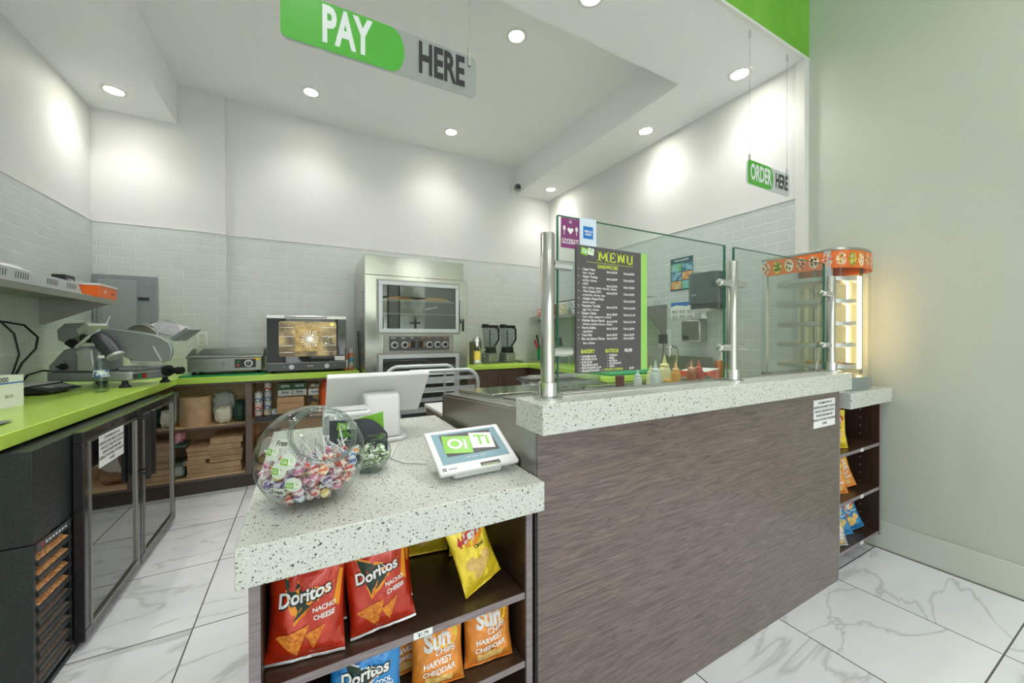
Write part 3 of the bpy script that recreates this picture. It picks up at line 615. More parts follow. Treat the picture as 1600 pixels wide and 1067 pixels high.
g = G(); g.cyl((-.235, -.101, .135), (-.235, -.118, .135), .020, n=16); g.box(-.26, -.21, -.128, -.116, .128, .142); obj('clamp_knob', g, BLACK, t)
g = G(); g.cyl((-.225, -.12, .142), (-.205, -.135, .172), .004, n=8); obj('clamp_lever', g, CHROME, t)
q_ = lambda X, Y: (-.343+X*.000537, .538-Y*.000558)
g = G(); g.prism([q_(*c) for c in ((480, 300), (600, 292), (750, 312), (920, 335), (1080, 360), (1190, 400), (1280, 460), (1305, 540), (1300, 610), (1270, 665), (1190, 690), (870, 668), (700, 600), (590, 535), (500, 440), (470, 360))], 'y', -.045, -.025, M=Matrix.Translation((0, 0, 0))); obj('gauge_plate', g, SM, t, .006)
g = G(); g.prism([q_(*c) for c in ((1085, 500), (1105, 495), (1200, 670), (1180, 680))], 'y', -.052, -.0455); g.prism([q_(*c) for c in ((870, 664), (1190, 680), (1195, 695), (880, 690))], 'y', -.075, -.0455); obj('plate_rib', g, SL, t, .002)
g = G(); g.prism(circ(*q_(880, 470), .125, 44), 'y', -.005, .008); obj('blade', g, STEEL, t, .002)
g = G(); g.prism(circ(*q_(880, 470), .135, 44, a0=60, a1=300), 'y', .012, .03); obj('blade_guard', g, SM, t, .002)
g = G(); g.tube([(*(q_(520, 380)[0:1]), -.08, q_(520, 380)[1]), (q_(640, 480)[0], -.09, q_(640, 480)[1]), (q_(740, 600)[0], -.09, q_(740, 600)[1])], [.034, .046, .042], 22); obj('motor_cover', g, DGREY, t)
g = G(); g.cyl((q_(735, 595)[0], -.09, q_(735, 595)[1]), (q_(752, 618)[0], -.09, q_(752, 618)[1]), .046, n=22); obj('cover_ring', g, SL, t)
g = G(); g.prism([q_(*c) for c in ((50, 310), (130, 238), (380, 230), (330, 310), (300, 370), (200, 420), (180, 470), (60, 430))], 'y', -.07, .07); obj('sharpener_housing', g, SM, t, .008)
g = G(); g.prism([q_(*c) for c in ((290, 310), (395, 228), (435, 262), (330, 372))], 'y', -.085, .05); obj('housing_cap', g, SL, t, .003)
g = G(); g.cyl((q_(170, 440)[0], -.06, q_(170, 440)[1]), (q_(240, 500)[0], -.05, q_(240, 500)[1]), .026, n=16); g.cyl((q_(330, 400)[0], -.07, q_(330, 400)[1]), (q_(420, 420)[0], -.05, q_(420, 420)[1]), .024, n=16); obj('sharpener_stones', g, BLACK, t)
g = G(); g.tube([(q_(330, 510)[0], -.105, q_(330, 510)[1]), (q_(430, 400)[0], -.09, q_(430, 400)[1]), (q_(520, 305)[0], -.06, q_(520, 305)[1])], .010, 10); obj('push_arm', g, SL, t)
Mt = Matrix.Translation((.20, .14, .365)) @ Matrix.Rotation(R(-2), 4, 'Z') @ Matrix.Rotation(R(14), 4, 'Y') @ Matrix.Rotation(R(28), 4, 'X')
g = G(); g.box(-.13, .13, -.06, .08, -.004, .004, M=Mt)
for i in range(18): g.box(-.13+i*.0146, -.124+i*.0146, -.058, .078, .004, .009, M=Mt)
obj('food_carriage', g, mat('carriage', (214, 208, 212), .4), t)
g = G(); g.prism([(-.02, -.06), (.005, -.065), (.04, .06), (.018, .065)], 'y', -.02, .10, M=Matrix.Translation((.33, .06, .345)) @ Matrix.Rotation(R(38), 4, 'Y')); obj('carriage_end', g, SM, t, .003)
g = G(); g.prism(circ(0, 0, .10, 30, a0=0, a1=180), 'y', -.003, .003, M=Matrix.Translation((.235, .06, .335)) @ Matrix.Rotation(R(8), 4, 'Y')); obj('hand_guard', g, ACR, t)
g = G(); g.tube([(-.10, .02, .39), (-.085, .02, .45), (-.07, .01, .455), (-.075, -.01, .40)], .004, 8); obj('latch', g, CHROME, t)
g = G().use(PAPER); g.box(-.327, -.265, -.1025, -.1005, .060, .078); g.use(INK); g.text('VEVOR', .012, lambda a, b: (-.296+a, -.1028, .069+b), sx=1, off=.02); obj('nameplate', g, None, t)
# power leads on the wall behind
g = G(); g.tube([(-1.50, 2.9, 1.33), (-1.47, 3.2, 1.335), (-1.44, 3.30, 1.32), (-1.42, 3.38, 1.25), (-1.42, 3.36, 1.18), (-1.44, 3.28, 1.10), (-1.49, 3.30, .99), (-1.49, 3.32, .94)], .006, 8); g.tube([(-1.50, 3.0, 1.36), (-1.49, 3.16, 1.37), (-1.47, 3.28, 1.27), (-1.46, 3.30, 1.15), (-1.495, 3.31, 1.02), (-1.495, 3.34, .94)], .005, 8)
solo('power_cord', g, BLACK, 'black cords looping against the tiled left wall beside the scale', 'cord')
g = G(); g.tube([(-1.40, 3.58, 1.02), (-1.45, 3.5, 1.04), (-1.48, 3.42, 1.02), (-1.49, 3.36, .96), (-1.46, 3.34, .94), (-1.40, 3.4, .94)], .006, 8)
solo('power_cord', g, BLACK, 'short black cord curling behind the slicer onto the counter', 'cord')

# ------------------------------------------------------------------ left wall shelf and what lies on it
t = thing('wall_shelf', 'long stainless steel wall shelf above the slicer', 'shelf', (-1.33, 2.9, 1.47))
WB('shelf_board', STEELD, t, (XL+.011, -1.15, 1.2, 3.68, 1.498, 1.502), (-1.154, -1.15, 1.2, 3.68, 1.468, 1.498), (XL+.011, XL+.014, 1.2, 3.68, 1.502, 1.54), bev=.001)
for y in (3.60, 2.3):
    g = G(); g.prism([(XL+.012, 1.4975), (-1.17, 1.4975), (-1.17, 1.48), (XL+.03, 1.33), (XL+.012, 1.33)], 'y', y, y+.004); obj('bracket', g, STEELD, t, w=True)
t = thing('vented_pan', 'long shallow perforated steel pan on the wall shelf', 'pan', (-1.28, 2.9, 1.503))
g = G(); g.prism([(2.2, 1.503), (3.30, 1.503), (3.24, 1.575), (2.2, 1.575)], 'x', -1.20, -1.197); g.prism([(2.2, 1.503), (3.30, 1.503), (3.24, 1.575), (2.2, 1.575)], 'x', -1.42, -1.417); g.box(-1.42, -1.197, 2.2, 3.3, 1.503, 1.506); g.box(-1.2, -1.18, 2.2, 3.36, 1.503, 1.512); obj('pan_body', g, ALU, t, w=True)
g = G()
for y0 in (2.52, 2.68, 2.93, 3.12):
    for k in range(6): g.prism([(y0+k*.018, 1.53), (y0+.006+k*.018, 1.53), (y0+.012+k*.018, 1.562), (y0+.006+k*.018, 1.562)], 'x', -1.1968, -1.1963)
obj('slots', g, DGREY, t, w=True)
FILM = glass('plastic_film', (232, 236, 236), 1.6, 1.5, .25)
def crumple(x0, x1, y0, y1, z0, z1, seed, k=30, n=26):
    g = G()
    def fn(u, v):
        a = 2*math.pi*u; b = math.pi*(v-.5); q = Vector((math.cos(b)*math.cos(a), math.cos(b)*math.sin(a), math.sin(b)))
        q = Vector([math.copysign(abs(c)**.55, c) for c in q]); d = 1+.16*noise.noise(q*2.3+Vector((seed, 0, 0)))+.10*noise.noise(q*6+Vector((seed, 3, 0)))
        return ((x0+x1)/2+(x1-x0)/2*q.x*d, (y0+y1)/2+(y1-y0)/2*q.y*d, max(z0, (z0+z1)/2+(z1-z0)/2*q.z*d))
    g.grid(fn, n, n//2); return g
FILMW = mat('bag_white', (226, 230, 230), .3, bump=(60, .5))
solo('plastic_bag', crumple(-1.38, -1.23, 2.25, 3.05, 1.508, 1.60, 1), FILMW, 'crumpled white plastic bags heaped in the pan on the wall shelf', 'plastic bag')
t = thing('storage_box', 'orange cardboard box with white lid on the end of the wall shelf', 'box', (-1.27, 3.51, 1.503), rz=R(0))
g = G().use(ORANGE); g.box(-.10, .115, -.13, .13, 0, .075); g.use(WINK); g.flat(circ(.0, 0, .012, 14), lambda a, b: (.1155, a-.04, b+.042)); g.use(INK); g.text('BISTRO', .018, lambda a, b: (.1156, a+.07, b+.035), sx=.8, off=.02); obj('box_body', g, None, t)
g = G().use(PAPER); g.box(-.105, .12, -.135, .135, .076, .088); g.use(RED); g.box(.1201, .1203, -.135, .135, .084, .086); obj('lid', g, None, t)
g = G(); g.box(-.11, .03, -.16, .05, .0885, .092); o = solo('paper_stack', g, PAPER, 'loose white papers on the lid of the orange box', 'papers', loc=(-1.27, 3.50, 1.503), rot=(0, 0, .1))
t = thing('small_device', 'small dark box sitting on the papers at the end of the shelf', 'box', (-1.33, 3.43, 1.596)); g = G().use(BLACK); g.box(-.03, .03, -.055, .055, 0, .04); g.use(ALU); g.box(.0301, .0305, -.03, .03, .012, .018); obj('case', g, None, t)

# electrical panel, outlet
t = thing('electrical_panel', 'grey electrical breaker panel set in the back tiled wall', 'electrical panel', (-1.30, YB-.052, 1.53))
PG = mat('panel_grey', (138, 146, 150), .45)
WB('panel_frame', PG, t, (-1.498, -1.105, YB-.072, YB-.051, 1.29, 1.758), bev=.003)
WB('panel_door', mat('panel_grey2', (152, 160, 162), .45), t, (-1.47, -1.235, YB-.080, YB-.0725, 1.31, 1.715), bev=.003)
WB('breaker_cover', PG, t, (-1.215, -1.15, YB-.078, YB-.0725, 1.36, 1.70), bev=.002); WB('breaker', BLACK, t, (-1.225, -1.155, YB-.086, YB-.0785, 1.555, 1.58)); g = G(); g.cyl((-1.45, YB-.081, 1.43), (-1.45, YB-.09, 1.43), .008, n=12); obj('door_latch', g, CHROME, t, w=True)
t = thing('wall_outlet', 'white outlet plate on the tile above the griddle', 'outlet', (-.81, YB-.052, 1.23)); WB('plate', WHITE, t, (-.848, -.772, YB-.058, YB-.051, 1.17, 1.29), bev=.002); WB('socket', mat('ivory', (206, 206, 196), .4), t, (-.83, -.79, YB-.061, YB-.0585, 1.185, 1.222), (-.83, -.79, YB-.061, YB-.0585, 1.236, 1.273), bev=.002)

# ------------------------------------------------------------------ griddle and its board
g = G(); g.prism(rrect(-.87, -.30, 3.815, 4.17, .02), 'z', ZC+.0005, ZC+.013); solo('cutting_board', g, GRN, 'green plastic cutting board under the steel griddle', 'cutting board', bev=.002)
GSTL = mat('griddle_steel', (142, 146, 138), .34, 1, stretch=(30, 1, 1), bump=(20, .04))
t = thing('griddle', 'stainless steel electric griddle on a green board', 'griddle', (-.575, 4.0, ZC+.0135))
b = G(); b.box(-.245, .245, -.15, .16, .025, .135); obj('body', b, GSTL, t, .003)
g = G(); g.box(-.255, .255, -.16, .17, .1355, .150); obj('cook_plate', g, GSTL, t, .003)
g = G(); g.prism([(-.255, .150), (-.255, .154), (-.20, .205), (.20, .205), (.255, .154), (.255, .150)], 'y', .165, .170); g.prism([(-.13, .150), (.17, .150), (.17, .205), (.06, .205)], 'x', -.2555, -.251); g.prism([(-.13, .150), (.17, .150), (.17, .205), (.06, .205)], 'x', .251, .2555); obj('splash_guard', g, GSTL, t)
bx('drip_drawer', GSTL, t, (-.17, -.015, -.158, -.151, .045, .095), (-.175, -.01, -.175, -.158, .088, .097), bev=.001)
g = G().use(BLACK); g.box(.06, .205, -.153, -.1505, .05, .12); g.use(GRN); g.box(.075, .09, -.155, -.153, .09, .108); g.use(ORANGE); g.box(.075, .09, -.155, -.153, .063, .08); obj('switch_plate', g, None, t)
g = G().use(ALU); g.cyl((.155, -.153, .085), (.155, -.158, .085), .03, n=24); g.use(DGREY); g.cyl((.155, -.158, .085), (.155, -.172, .085), .02, n=20); g.use(WINK); g.box(.1535, .1565, -.1725, -.172, .085, .104); obj('dial', g, None, t)
g = G().use(YEL); g.box(.185, .232, -.1515, -.1505, .108, .130); g.use(INK); g.text('!', .02, lambda a, b: (.20+a, -.152, .119+b), off=.03); obj('warning_label', g, None, t)
for x in (-.21, .20):
    for y in (-.12, .13): g = G(); g.cyl((x, y, 0), (x, y, .026), .014, n=14); obj('foot', g, RUBBER, t)

# ------------------------------------------------------------------ countertop convection oven
t = thing('convection_oven', 'countertop convection oven with mirrored glass door and glowing inside', 'oven', (.02, 4.06, ZC))
W2 = .313; WB('shell', STEEL, t, (.02-W2, .02+W2, 3.895, 3.90, .948, 1.44), (.02-W2, .02-W2+.006, 3.90, 4.28, .948, 1.44), (.02+W2-.006, .02+W2, 3.90, 4.28, .948, 1.44), (.02-W2, .02+W2, 3.90, 4.28, 1.434, 1.44), (.02-W2, .02+W2, 4.27, 4.28, .948, 1.44), bev=.002)
bpy.data.objects.remove(t.children[0]) if False else None
WB('control_strip', mat('oven_strip', (92, 96, 100), .4, .3), t, (.02-W2, .02+W2, 3.865, 3.8945, .95, 1.015), bev=.002)
DG = mat('oven_glass_black', (18, 20, 20), .04, coat=1)
g = G(); g.prism([(.02-W2, 1.02), (.02+W2, 1.02), (.02+W2, 1.435), (.02-W2, 1.435)], 'y', 3.872, 3.8945); d = obj('door', g, DG, t, .002, w=True)
g = G(); g.cyl((-.16, 3.835, 1.425), (.17, 3.835, 1.425), .009, n=12); g.cyl((-.15, 3.835, 1.425), (-.15, 3.872, 1.425), .007, n=8); g.cyl((.16, 3.835, 1.425), (.16, 3.872, 1.425), .007, n=8); g.box(.02-W2, .02+W2, 3.865, 3.8715, 1.41, 1.437); obj('door_handle', g, STEEL, d, w=True)
CAV = mat('oven_cavity', (196, 176, 130), .3, .5, emit=(255, 206, 130), es=.05, bump=(25, .4), vary=(9, (84, 84, 76), .12))
g = G().use(CAV); g.prism(rrect(-.205, .25, 1.075, 1.385, .02), 'y', 3.869, 3.8718); g.use(mat('amber', (206, 180, 124), .35, .5, emit=(255, 200, 110), es=.06, vary=(20, (150, 128, 84), .15))); g.box(-.08, .115, 3.8676, 3.869, 1.12, 1.34)
g.use(CHROME)
for k in range(16):
    a = math.pi*2*k/16; g.box(.012, .072, 3.8660, 3.8675, -.0016, .0016, M=Matrix.Translation((.035, 0, 1.228)) @ Matrix.Rotation(a, 4, 'Y'))
g.tube([(.035+.075*math.cos(R(a)), 3.867, 1.228+.075*math.sin(R(a))) for a in range(0, 360, 15)], .0022, 6, closed=True); g.tube([(.035+.04*math.cos(R(a)), 3.867, 1.228+.04*math.sin(R(a))) for a in range(0, 360, 20)], .002, 6, closed=True); g.cyl((.035, 3.868, 1.228), (.035, 3.864, 1.228), .014, n=16)
g.tube([(.175+.03*math.cos(R(a)), 3.867, 1.215+.03*math.sin(R(a))) for a in range(0, 360, 20)], .007, 8, closed=True)
for z in (1.11, 1.17, 1.25, 1.33): g.box(-.20, -.10, 3.866, 3.8675, z, z+.003); g.box(.13, .245, 3.866, 3.8675, z, z+.003)
obj('cavity_view', g, None, d, w=True)['label'] = 'lit oven cavity with round fan grille'
g = G(); g.flat(circ(.215, 1.362, .012, 16), lambda a, b: (a, 3.8688, b)); obj('oven_lamp', g, mat('oven_lamp', (255, 170, 60), .4, emit=(255, 160, 60), es=3), d, w=True)
for x, lb in ((-.11, ''), (.17, '')):
    g = G().use(ALU); g.cyl((x, 3.865, .982), (x, 3.855, .982), .021, n=22); g.use(WHITE); g.box(x-.003, x+.003, 3.846, 3.855, .963, 1.001); obj('dial', g, None, t, w=True)
g = G().use(WINK); g.text('VEVOR', .016, lambda a, b: (.035+a, 3.8645, .987+b), sx=1, off=.02); g.use(RED); g.box(-.07, -.062, 3.8642, 3.865, .985, .993); g.use(WINK); g.text('TEMP', .008, lambda a, b: (-.17+a, 3.8645, .981+b), sx=1); g.text('TIMER', .008, lambda a, b: (.235+a, 3.8645, .988+b), sx=1); obj('lettering', g, None, t, w=True)
g = G().use(PAPER); g.box(.235, .32, 3.870, 3.8718, 1.03, 1.07); obj('rating_label', g, None, d, w=True)
for x in (-.25, .29):
    for y in (3.9, 4.24): g = G(); g.cyl((x, y, ZC), (x, y, .9495), .015, n=14); obj('foot', g, RUBBER, t, w=True)
g = G(); g.lathe([(.055, 0), (.05, .02), (.012, .035), (.012, .05), (.022, .055), (.022, .066), (0, .07)], n=20); 
t = thing('spray_can', 'aerosol can with a blue and orange label right of the convection oven', 'can', (.385, 3.98, ZC))
g = G(); g.lathe([(.0, 0), (.026, .0), (.026, .15), (.02, .165)], n=22); obj('can_body', g, mat('can_wrap', (214, 216, 208), .4, vary=(16, (220, 120, 60), .05)), t)
g = G(); g.lathe([(.0262, .07), (.0262, .12)], n=22); obj('wrap_label', g, mat('can_blue', (120, 170, 206), .4), t); g = G(); g.lathe([(.021, .165), (.021, .20), (0, .205)], n=20); obj('cap', g, WHITE, t)
t = thing('bread_knife_sleeve', 'slim orange carton leaning beside the aerosol can', 'carton', (.335, 3.92, ZC)); g = G().use(ORANGE); g.box(-.012, .012, -.03, .03, 0, .145); g.use(PAPER); g.box(-.0125, .0125, -.0305, .0, .03, .1); obj('carton_body', g, None, t)

# ------------------------------------------------------------------ open back shelf under the green counter
t = thing('open_cabinet', 'open plywood-backed cabinet under the griddle and convection oven', 'cabinet', (-.25, 4.1, 0))
BR = mat('cab_edge', (108, 92, 84), .45); BP = mat('plinth_brown', (74, 64, 58), .5)
WB('plinth', BP, t, (-1.4, .43, 3.85, 3.87, 0, .105))
WB('bottom_board', MAPLE, t, (-1.4, .43, 3.835, YB-.06, .105, .123)); WB('front_edge', BR, t, (-1.4, .43, 3.825, 3.8345, .105, .123), (-1.4, .43, 3.825, 3.8345, .862, .88)); WB('back_board', MAPLE, t, (-1.4, .43, 4.28, 4.29, .123, .88))
WB('divider', MAPLE, t, (-.43, -.41, 3.8355, 4.28, .123, .88)); WB('divider_edge', BR, t, (-.442, -.396, 3.825, 3.835, .123, .862)); WB('divider', MAPLE, t, (.41, .43, 3.8355, 4.28, .123, .88))
WB('shelf', MAPLE, t, (-1.4, -.4305, 3.86, 4.28, .508, .526)); WB('shelf_edge', BR, t, (-1.4, -.4305, 3.8535, 3.8598, .508, .526)); WB('shelf', MAPLE, t, (-.4095, .41, 3.86, 4.28, .518, .536)); WB('shelf_edge', BR, t, (-.4095, .41, 3.8535, 3.8598, .518, .536))
g = G(); g.lathe([(.0, 0), (.105, 0), (.105, .235), (.045, .236), (.045, .22), (0, .22)], n=36); solo('paper_towel_roll', g, KRAFT, 'large brown paper towel roll on the upper cabinet shelf', 'paper roll', loc=(-.80, 4.0, .527))
g = crumple(-.985, -.915, 3.9, 4.1, .5265, .80, 5); solo('plastic_sack', g, FILMW, 'clear wrapped bundle at the left end of the upper cabinet shelf', 'plastic bag')
g = crumple(-.665, -.55, 3.92, 4.06, .527, .665, 8); solo('napkin_pack', g, mat('napkins', (226, 222, 204), .5, bump=(40, .3)), 'cream napkins wrapped in plastic beside the brown paper roll', 'napkins')
g = crumple(-.72, -.56, 4.12, 4.26, .527, .76, 9); solo('napkin_pack', g, FILMW, 'pale wrapped pack standing behind the cream napkins', 'napkins')
g = crumple(-.545, -.45, 3.95, 4.14, .527, .70, 11); solo('bin_liner_pack', g, mat('dark_green_film', (40, 78, 66), .3, bump=(40, .5)), 'dark green plastic pack in the corner of the upper cabinet shelf', 'plastic bag')
# lower shelf, left bay
for i, (x0, x1, z0, n, dx) in enumerate(((-.69, -.47, .1235, 6, .012), (-.845, -.70, .1235, 7, .02))):
    h = (.30 if i == 0 else .24)/n
    for k in range(n):
        g = G(); jit = lambda a: random.uniform(-a, a); o0 = jit(dx); 
        g.grid(lambda u, v: (x0+(x1-x0)*u+o0, 3.88+.30*v, z0+k*h+h*.93+.004*math.sin(u*14+k)*math.sin(v*9)), 10, 8); g.grid(lambda u, v: (x0+(x1-x0)*u+o0, 3.88+.30*v, z0+k*h+.0005), 1, 1)
        for q in range(5): a = z0+k*h+h*.93*q/5+.0005; b = z0+k*h+h*.93*(q+.8)/5; e = jit(.004); g.box(x0+o0+.002, x1+o0-.002, 3.88+e, 4.18+e, a, b)
        solo('paper_bag_stack', g, KRAFT, ('flattened brown paper bags in the tall pile by the divider' if i == 0 else 'flattened brown paper bags in the narrower lower pile'), 'paper bags', group=('tall pile of paper bags' if i == 0 else 'low pile of paper bags'))
PK = mat('pink_pack', (214, 110, 142), .4, vary=(30, (236, 190, 200), .1))
g = crumple(-.995, -.86, 3.90, 4.05, .3955, .495, 14); solo('pink_bag', g, PK, 'pink wrapped pack on top of the plastic tubs in the lower bay', 'bag')
t = thing('plastic_tub', 'clear plastic tub with green lid under the pink pack', 'tub', (-.90, 3.98, .26)); bx('tub', CLEARP, t, (-.09, .05, -.09, .09, 0, .115), bev=.01); bx('lid', mat('tub_lid', (70, 100, 92), .4), t, (-.10, .06, -.1, .1, .1155, .13), bev=.004)
t = thing('plastic_tub', 'lower plastic tub of bread scraps with dark green lid', 'tub', (-.90, 3.98, .124)); bx('tub', CLEARP, t, (-.06, .05, -.09, .09, 0, .115), bev=.01); bx('lid', mat('tub_lid', (70, 100, 92), .4), t, (-.07, .06, -.1, .1, .1155, .13), bev=.004)
g = crumple(-.94, -.86, 3.91, 4.05, .127, .235, 3); solo('napkin_bundle', g, PAPER, 'crumpled white paper inside the lower tub', 'paper')
t = thing('blue_pack', 'blue and black printed pack beside the tubs in the lower bay', 'box', (-1.035, 3.90, .26)); g = G().use(BLUE); g.box(-.02, .04, -.03, .05, 0, .15); g.use(INK); g.prism([(-.01, .02), (.03, .02), (.03, .11)], 'y', -.0315, -.0305); obj('pack', g, None, t)
for k in range(14):
    g = G(); g.box(-.03, .03, -.09, .09, 0, .008); g.box(-.029, .031, -.088, .092, .008, .0085)
    solo('paper_sleeve', g, KRAFT, 'thin brown paper sleeves stacked at the left end of the bottom shelf', 'paper sleeves', group='stack of brown paper sleeves', loc=(-.985+random.uniform(-.004, .004)-.0005*k, 3.92, .1235+k*.0092), rot=(0, 0, -.12+random.uniform(-.03, .03)))
# upper shelf, right bay: cans, cartons, binder
LC = [mat('can_label_%s' % n, c, .35, vary=(60, d, .02)) for n, c, d in (('red', (232, 228, 222), (196, 60, 50)), ('blue', (236, 232, 220), (70, 120, 180)), ('gold', (228, 226, 214), (190, 160, 60)))]
n0 = None
for i, (x, y, k, mm) in enumerate(((-.365, 3.955, 0, 0), (-.365, 3.955, 1, 0), (-.365, 3.955, 2, 1), (-.30, 3.955, 0, 2), (-.30, 4.016, 1, 1), (-.30, 4.016, 2, 1), (-.30, 4.016, 0, 1), (-.30, 4.016, 3, 0), (-.244, 3.955, 0, 1), (-.365, 4.02, 0, 0), (-.365, 4.02, 1, 0), (-.365, 4.02, 2, 2))):
    sp_ = ('bottom', 'second', 'third', 'top')[k]
    t = thing('food_can', ('%s labelled tin can, %s layer of the %s column in the cabinet' % (('red', 'blue', 'gold')[mm], sp_, ('front left', 'front left', 'front left', 'front middle', 'centre', 'centre', 'centre', 'centre', 'front right', 'rear left', 'rear left', 'rear left')[i])), 'can', (x, y, .5365+k*.077), group='tin cans on the cabinet shelf')
    r = .030 if not (i in (3, 8)) else .026
    if n0 is None: pass
    g = G(); g.lathe([(0, .001), (r, 0), (r*1.03, .003), (r, .006), (r, .069), (r*1.03, .072), (r*.96, .074), (r*.94, .071), (0, .071)], n=20); obj('tin', g, ALU, t)
    g = G(); g.lathe([(r*1.01, .009), (r*1.01, .066)], n=20); obj('wrap_label', g, LC[mm], t)
t = thing('carton_box', 'open brown cardboard box in the middle of the cabinet shelf', 'box', (-.12, 4.0, .537)); bx('box_body', CARD, t, (-.105, .105, -.07, .12, 0, .125), bev=.002); g = G(); g.prism([(-.072, .1255), (-.078, .1255), (-.088, .175), (-.082, .176)], 'x', -.103, .103); obj('flap', g, CARD, t)
GBX = mat('pasta_box', (36, 92, 50), .4)
for i, (x, z, lb) in enumerate(((-.165, .713, 'dark green printed food box, left one on top of the brown box'), (-.05, .713, 'dark green printed food box, right one on top of the brown box'), (.075, .60, 'tall printed box of food right of the brown box'))):
    t = thing('food_box', lb, 'box', (x, 4.05, z if i < 2 else .537)); g = G().use(GBX if i < 2 else mat('navy_box', (40, 56, 60), .4, vary=(22, (170, 130, 60), .06))); hh = .115 if i < 2 else .28; g.box(-.055, .055 if i < 2 else .03, -.06, .06, 0, hh); g.use(PAPER); g.box(-.0555, .0555 if i < 2 else .0305, -.0605, -.03, .0 if i < 2 else .17, .055 if i < 2 else .23)
    g.use(INK); g.text('Barley' if i < 2 else 'Rotelle', .026, lambda a, b: (a, -.061, (.035 if i < 2 else .2)+b), sx=.8, off=.02); g.use(WINK); g.text(('GOYA', 'NOVA', 'BELLA')[i], .03, lambda a, b: (a, -.061, (.088 if i < 2 else .258)+b), sx=.8, off=.03); g.use(WINK)
    obj('box_body', g, None, t)
t = thing('sauce_bottle', 'large orange plastic bottle in the cabinet next to the monitor', 'bottle', (.155, 3.95, .537)); g = G(); g.lathe([(0, 0), (.04, 0), (.042, .01), (.042, .12), (.036, .14), (.042, .16), (.042, .23), (.03, .255), (.018, .27), (.018, .285)], n=26); obj('bottle_body', g, mat('orange_plastic', (222, 86, 30), .3), t); g = G(); g.lathe([(.021, .285), (.021, .31), (0, .312)], n=20); obj('cap', g, RED, t)
g = G(); g.prism(rrect(-.205, .205, 0, .035, .016), 'y', -.025, .0); g.box(-.205, .205, 0.0005, .06, 0.001, .034); solo('ring_binder', g, BLACK, 'black padded case lying along the edge of the cabinet shelf', 'case', loc=(-.175, 3.862, .537), rot=(0, 0, R(2)), bev=.004)
g = crumple(-.385, -.18, 3.95, 4.2, .1235, .40, 21); solo('paper_sack', g, mat('brown_sack', (170, 136, 104), .7, bump=(18, .7)), 'slumped brown paper sack on the bottom shelf right of the divider', 'sack')
g = G(); g.grid(lambda u, v: (-.36+.20*u+.03*v, 3.885-.02*v, .22+.14*v+.10*u+.01*math.sin(u*11)), 14, 8); g.grid(lambda u, v: (-.36+.20*u+.03*v, 3.895-.02*v, .22+.14*v+.10*u+.01*math.sin(u*11)), 14, 8); solo('folded_sack', g, mat('pale_sack', (206, 196, 182), .6, bump=(24, .4)), 'pale folded sack leaning on the brown sack', 'sack')

# ================================================================== tall steel bread oven and proofer
t = thing('bread_oven', 'tall stainless steel bread oven and proofer standing against the back wall', 'oven', (.94, 3.9, 0))
WB('body', STEEL, t, (.457, 1.43, 3.58, 4.28, .10, 1.805), bev=.004)
WB('top_hood', POLISH, t, (.462, 1.40, 3.60, 4.28, 1.806, 1.982), bev=.004)
WB('face_plate', POLISH, t, (.462, 1.425, 3.572, 3.5795, .11, 1.80), bev=.002)
OI = mat('oven_inside', (86, 84, 78), .4, .4)
def odoor(z0, z1, lb):
    f = .036
    d = WB('door', ALU, t, (.572, 1.332, 3.548, 3.571, z0, z0+f), (.572, 1.332, 3.548, 3.571, z1-f, z1), (.572, .572+f, 3.548, 3.571, z0+f, z1-f), (1.332-f, 1.332, 3.548, 3.571, z0+f, z1-f), bev=.003)
    WB('door_inside', OI, d, (.572+f, 1.332-f, 3.569, 3.571, z0+f, z1-f), bev=0)
    WB('pane', glass('oven_glass', (232, 236, 232), 1.6, 1.6), d, (.572+f, 1.332-f, 3.5545, 3.5548, z0+f, z1-f), bev=0)
    WB('door_trim', STEELD, d, (.556, 1.348, 3.5665, 3.5715, z0-.016, z0-.001), (.556, 1.348, 3.5665, 3.5715, z1+.001, z1+.016), (.556, .571, 3.5665, 3.5715, z0, z1), (1.333, 1.348, 3.5665, 3.5715, z0, z1))
    return d
# the upper door is a real window: its cavity shows racks with baked loaves
BAKED = mat('baked_crust', (222, 150, 86), .6, vary=(9, (226, 176, 120), .2)); PALE = mat('pan_grey', (150, 160, 164), .35, .7)
d1 = odoor(1.285, 1.752, ''); d2 = odoor(.40, 1.082, '')
g = G(); 
for y in (3.561,):
    for z in (1.572, 1.452): g.box(.61, 1.295, 3.5575, 3.562, z, z+.012)
    g.box(.95, .956, 3.5575, 3.562, 1.33, 1.57)
obj('oven_rack', g, PALE, d1, w=True)
for x0, x1 in ((.615, .90), (.925, 1.255)):
    g = G(); g.prism([(x0+(x1-x0)*i/16, 1.585+.034*math.sin(math.pi*i/16)**.6) for i in range(17)], 'y', 3.5572, 3.5688); 
    o = solo('bread_loaf', g, BAKED, 'long golden loaf behind the upper oven glass, %s one' % ('left' if x0 < .7 else 'right'), 'bread', bev=.004)
g = G(); g.prism([(1.0, 1.50), (1.12, 1.525), (1.12, 1.535), (1.0, 1.512)], 'y', 3.5573, 3.559); obj('inner_lamp', g, WHITE, d1, w=True)
h = G(); h.tube([(1.348, 3.548, 1.60), (1.348, 3.51, 1.60), (1.348, 3.51, 1.40), (1.348, 3.548, 1.40)], .007, 10); h.box(1.338, 1.358, 3.545, 3.562, 1.38, 1.62); obj('handle', h, CHROME, d1, w=True)
h = G(); h.box(1.352, 1.368, 3.505, 3.53, 1.30, 1.42); obj('handle_grip', h, BLACK, d1, w=True)
g = G().use(STEELD); g.box(.618, 1.278, 3.562, 3.5715, 1.10, 1.268); cp = obj('control_panel', g, None, t, .002, w=True)
g = G().use(mat('control_face', (92, 90, 88), .45)); g.box(.665, 1.232, 3.559, 3.5618, 1.118, 1.25); g.use(mat('label_amber', (214, 150, 90), .5))
